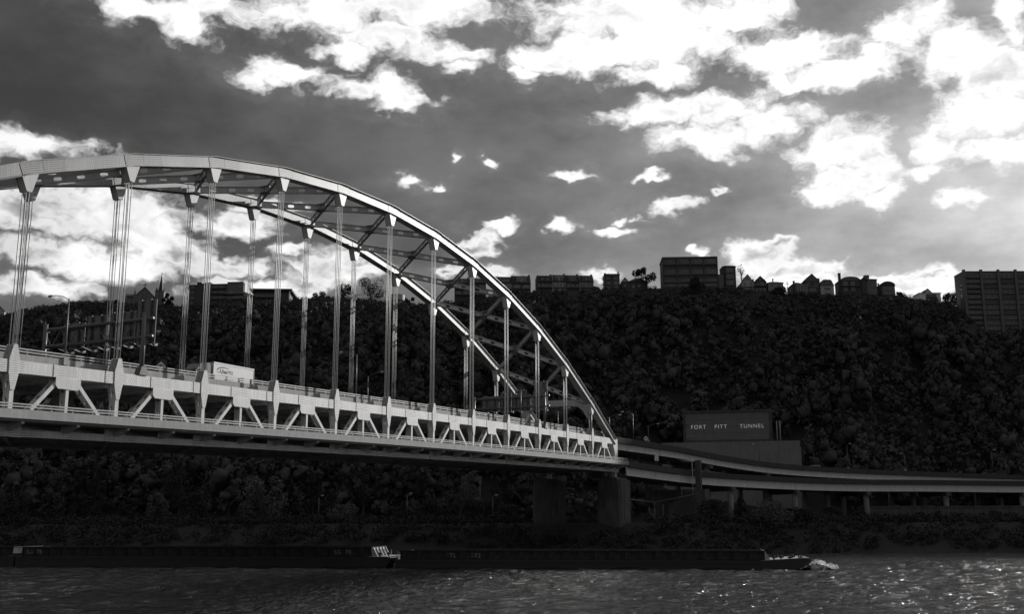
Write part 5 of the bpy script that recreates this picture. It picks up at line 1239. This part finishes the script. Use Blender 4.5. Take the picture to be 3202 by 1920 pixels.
# ------------------------------------------------------------------ barges
def dented(g, w, h, nx=8, nz=5, amp=.05):
    m = MB(); P = [(x, -.02 - abs(g.gauss(0, amp)) * (0 < i < nx) * (0 < j < nz), z) for j, z in enumerate(np.linspace(0, h, nz + 1)) for i, x in enumerate(np.linspace(0, w, nx + 1))]
    m.add(P, [(j * (nx + 1) + i, j * (nx + 1) + i + 1, (j + 1) * (nx + 1) + i + 1, (j + 1) * (nx + 1) + i) for j in range(nz) for i in range(nx)]); return m
def barge(label, A, B, hull_h, coam_h, text, bow, seed, tx, end='deck_steel'):
    """A, B: waterline ends (left, right) of the near side"""
    A, B = Vector(A), Vector(B); d = (B - A); L = d.length; rz = math.atan2(d.y, d.x)
    t = empty('barge', A, rz, label, 'barge'); g = random.Random(seed); W = 10.7
    r = 7.5 if bow else (4.0 if end != 'hull' else 1.3)
    prof = [(0, -1.2), (L - r * .6, -1.2), (L - r * .2, -.05), (L, hull_h * .6), (L, hull_h + (.45 if bow else 0)), (L - r, hull_h), (0, hull_h)]
    m = MB(); m.prism(prof, XD, ZD, (0, 0, 0), (0, W, 0)); m.build('hull', M['hull'], t)
    m = MB(); m.beam((L - .25, W / 2, hull_h + (.3 if bow else 0)), (L - .25, W / 2, hull_h - .6), XD, .5, W + .06); m.build('headlog', M['hull'], t)
    m = MB(); m.box((.3, -.12, hull_h - .42), (L - r, .001, hull_h - .18)); m.build('rub_rail', M['hull'], t)
    # deck plating on the rake
    m = MB(); m.prism([(L - r + .01, hull_h + .02), (L - .55, hull_h + .03 + (.43 if bow else 0)), (L - .55, hull_h + .07 + (.43 if bow else 0)), (L - r + .01, hull_h + .06)], XD, ZD, (0, .1, 0), (0, W - .2, 0)); m.build('fore_deck', M['deck_steel'], t)
    # hopper coaming: ribs, dented plates, lip
    x0, x1 = .8, L - r + .5; n = int((x1 - x0) / 2.45); w = (x1 - x0) / n; y0 = .75
    m = MB(); m.box((x0, y0 + .12, hull_h), (x1, y0 + .2, hull_h + coam_h)); m.box((x0, W - y0 - .2, hull_h), (x1, W - y0, hull_h + coam_h)); m.box((x1 - .1, y0 + .2, hull_h), (x1, W - y0 - .2, hull_h + coam_h)); m.box((x0, y0 + .2, hull_h), (x0 + .1, W - y0 - .2, hull_h + coam_h)); m.build('coaming', M['coaming'], t)
    m = MB(); m.box((x0 - .1, y0 - .12, hull_h + coam_h), (x1 + .12, y0 + .25, hull_h + coam_h + .14)); m.box((x0 - .1, W - y0 - .25, hull_h + coam_h), (x1 + .12, W - y0 + .12, hull_h + coam_h + .14)); m.box((x1 - .15, y0 + .26, hull_h + coam_h), (x1 + .14, W - y0 - .26, hull_h + coam_h + .14)); m.build('coaming_lip', M['coaming'], t)
    for k in range(n):
        o = dented(g, w - .16, coam_h - .04).build('side_plate', M['coaming'], t); o.location = (x0 + k * w + .08, y0 + .1, hull_h + .02)
    rm = MB(); rm.prism([(0, 0), (-.42, 0), (-.12, coam_h), (0, coam_h)], YD, ZD, (-.05, 0, 0), (.1, 0, 0)); me = rm.mesh('rib', M['coaming'])
    for k in range(n + 1): o = mesh_obj('rib', me, t); o.location = (x0 + k * w, y0 + .12, hull_h)
    for yy in np.linspace(y0 + .6, W - y0 - .6, 5) if end != 'hull' else ():                  # braces on the end bulkhead
        m = MB(); m.prism([(0, 0), (1.0, 0), (.2, coam_h), (0, coam_h)], XD, ZD, (x1 + .003, yy - .06, hull_h + .06), (0, .12, 0)); m.build('bulkhead_brace', M[end], t)
    if end != 'hull': m = MB(); m.box((x1 + .002, y0 + .3, hull_h + .1), (x1 + .06, W - y0 - .3, hull_h + coam_h - .05)); m.build('end_bulkhead', M[end], t)
    for (dx, yy) in ((2.0, .9), (3.2, 2.2), (4.5, 1.0), (6.2, 1.2), (3.0, 8.5), (5.5, 9.0), (5.2, 5.0)):
        if dx > r - .6: continue
        m = MB(); m.tube([(L - r + dx, yy, hull_h), (L - r + dx, yy, hull_h + .75)], .16, 8); m.tube([(L - r + dx - .4, yy, hull_h + .5), (L - r + dx + .4, yy, hull_h + .5)], .1, 6); m.build('bitt', M['hull'], t)
    m = MB(); m.box((L - 1.4, W * .5, hull_h + .3), (L - 1.2, W * .5 + .2, hull_h + 1.1)); m.build('bow_light', M['hull'], t)
    for (x, s_) in tx:
        lettering('lettering', s_, 1.0, .01, M['ink_grey'], t, (x, y0 - .03, hull_h + coam_h - 1.05), (R(90), 0, 0), 1.0, spacing=1.15)
barge('long rust streaked hopper barge with raked bow pushing foam on the right', (-19.8, 187.5, 0), (47.0, 176.2, 0), 1.35, 1.42, 'TL 202', True, 1, ((9.2, 'TL'), (12.9, '202')))
barge('dark taller sided barge in the middle of the tow, left of the rusty one', (-88.9, 199.2, 0), (-20.8, 189.0, 0), 1.75, 1.5, 'SG178', False, 2, ((1.6, 'SG178'), (58.8, 'SG178')))
barge('dark barge at the rear of the tow, cut by the left picture edge', (-156.0, 209.1, 0), (-89.1, 199.25, 0), 1.75, 1.5, '', False, 3, (), 'hull')
# bow wave
def foam():
    g = np.random.default_rng(2); P = []; nx, ny = 26, 16
    for j in range(ny):
        for i in range(nx):
            u, v = i / (nx - 1), j / (ny - 1); x = -1.6 + 6.2 * u * (1 - .35 * v); y = -.8 + 12.5 * v; e = math.sin(math.pi * min(1, u * .9 + .08)) ** 1.5 * (1 - .55 * v)
            P.append((x, y, 1.5 * e * (1 - u) ** .7 + g.normal(0, .13) * e - .06))
    v = np.array(P); i = (np.arange(ny - 1)[:, None] * nx + np.arange(nx - 1)[None]).ravel()
    base = np_mesh('bow_wave', v, np.stack([i, i + 1, i + nx + 1, i + nx], 1), M['foam'])
    o = mesh_obj('bow_wave', base); o.location = (47.0, 176.1, 0); o.rotation_euler = (0, 0, R(-9.5)); tag(o, 'white foam thrown up at the bow of the right barge', 'foam', kind='stuff')
    s = leaf_quads(np.array([[.9, .2, .6], [1.6, 1.2, .6], [2.4, 2.5, .4], [.5, -.6, .4], [3.4, 1.2, .2], [4.4, 2, .1], [1.8, -.5, .25]]), np.array([1.0, 1.0, .9, .7, .8, .6, .7]), 1900, .13, g, .3)
    o = mesh_obj('spray', np_mesh('spray', s, quads_idx(len(s)), M['foam'])); o.location = (47.0, 176.1, 0); tag(o, 'spray drops over the bow wave', 'spray', kind='stuff')
foam()
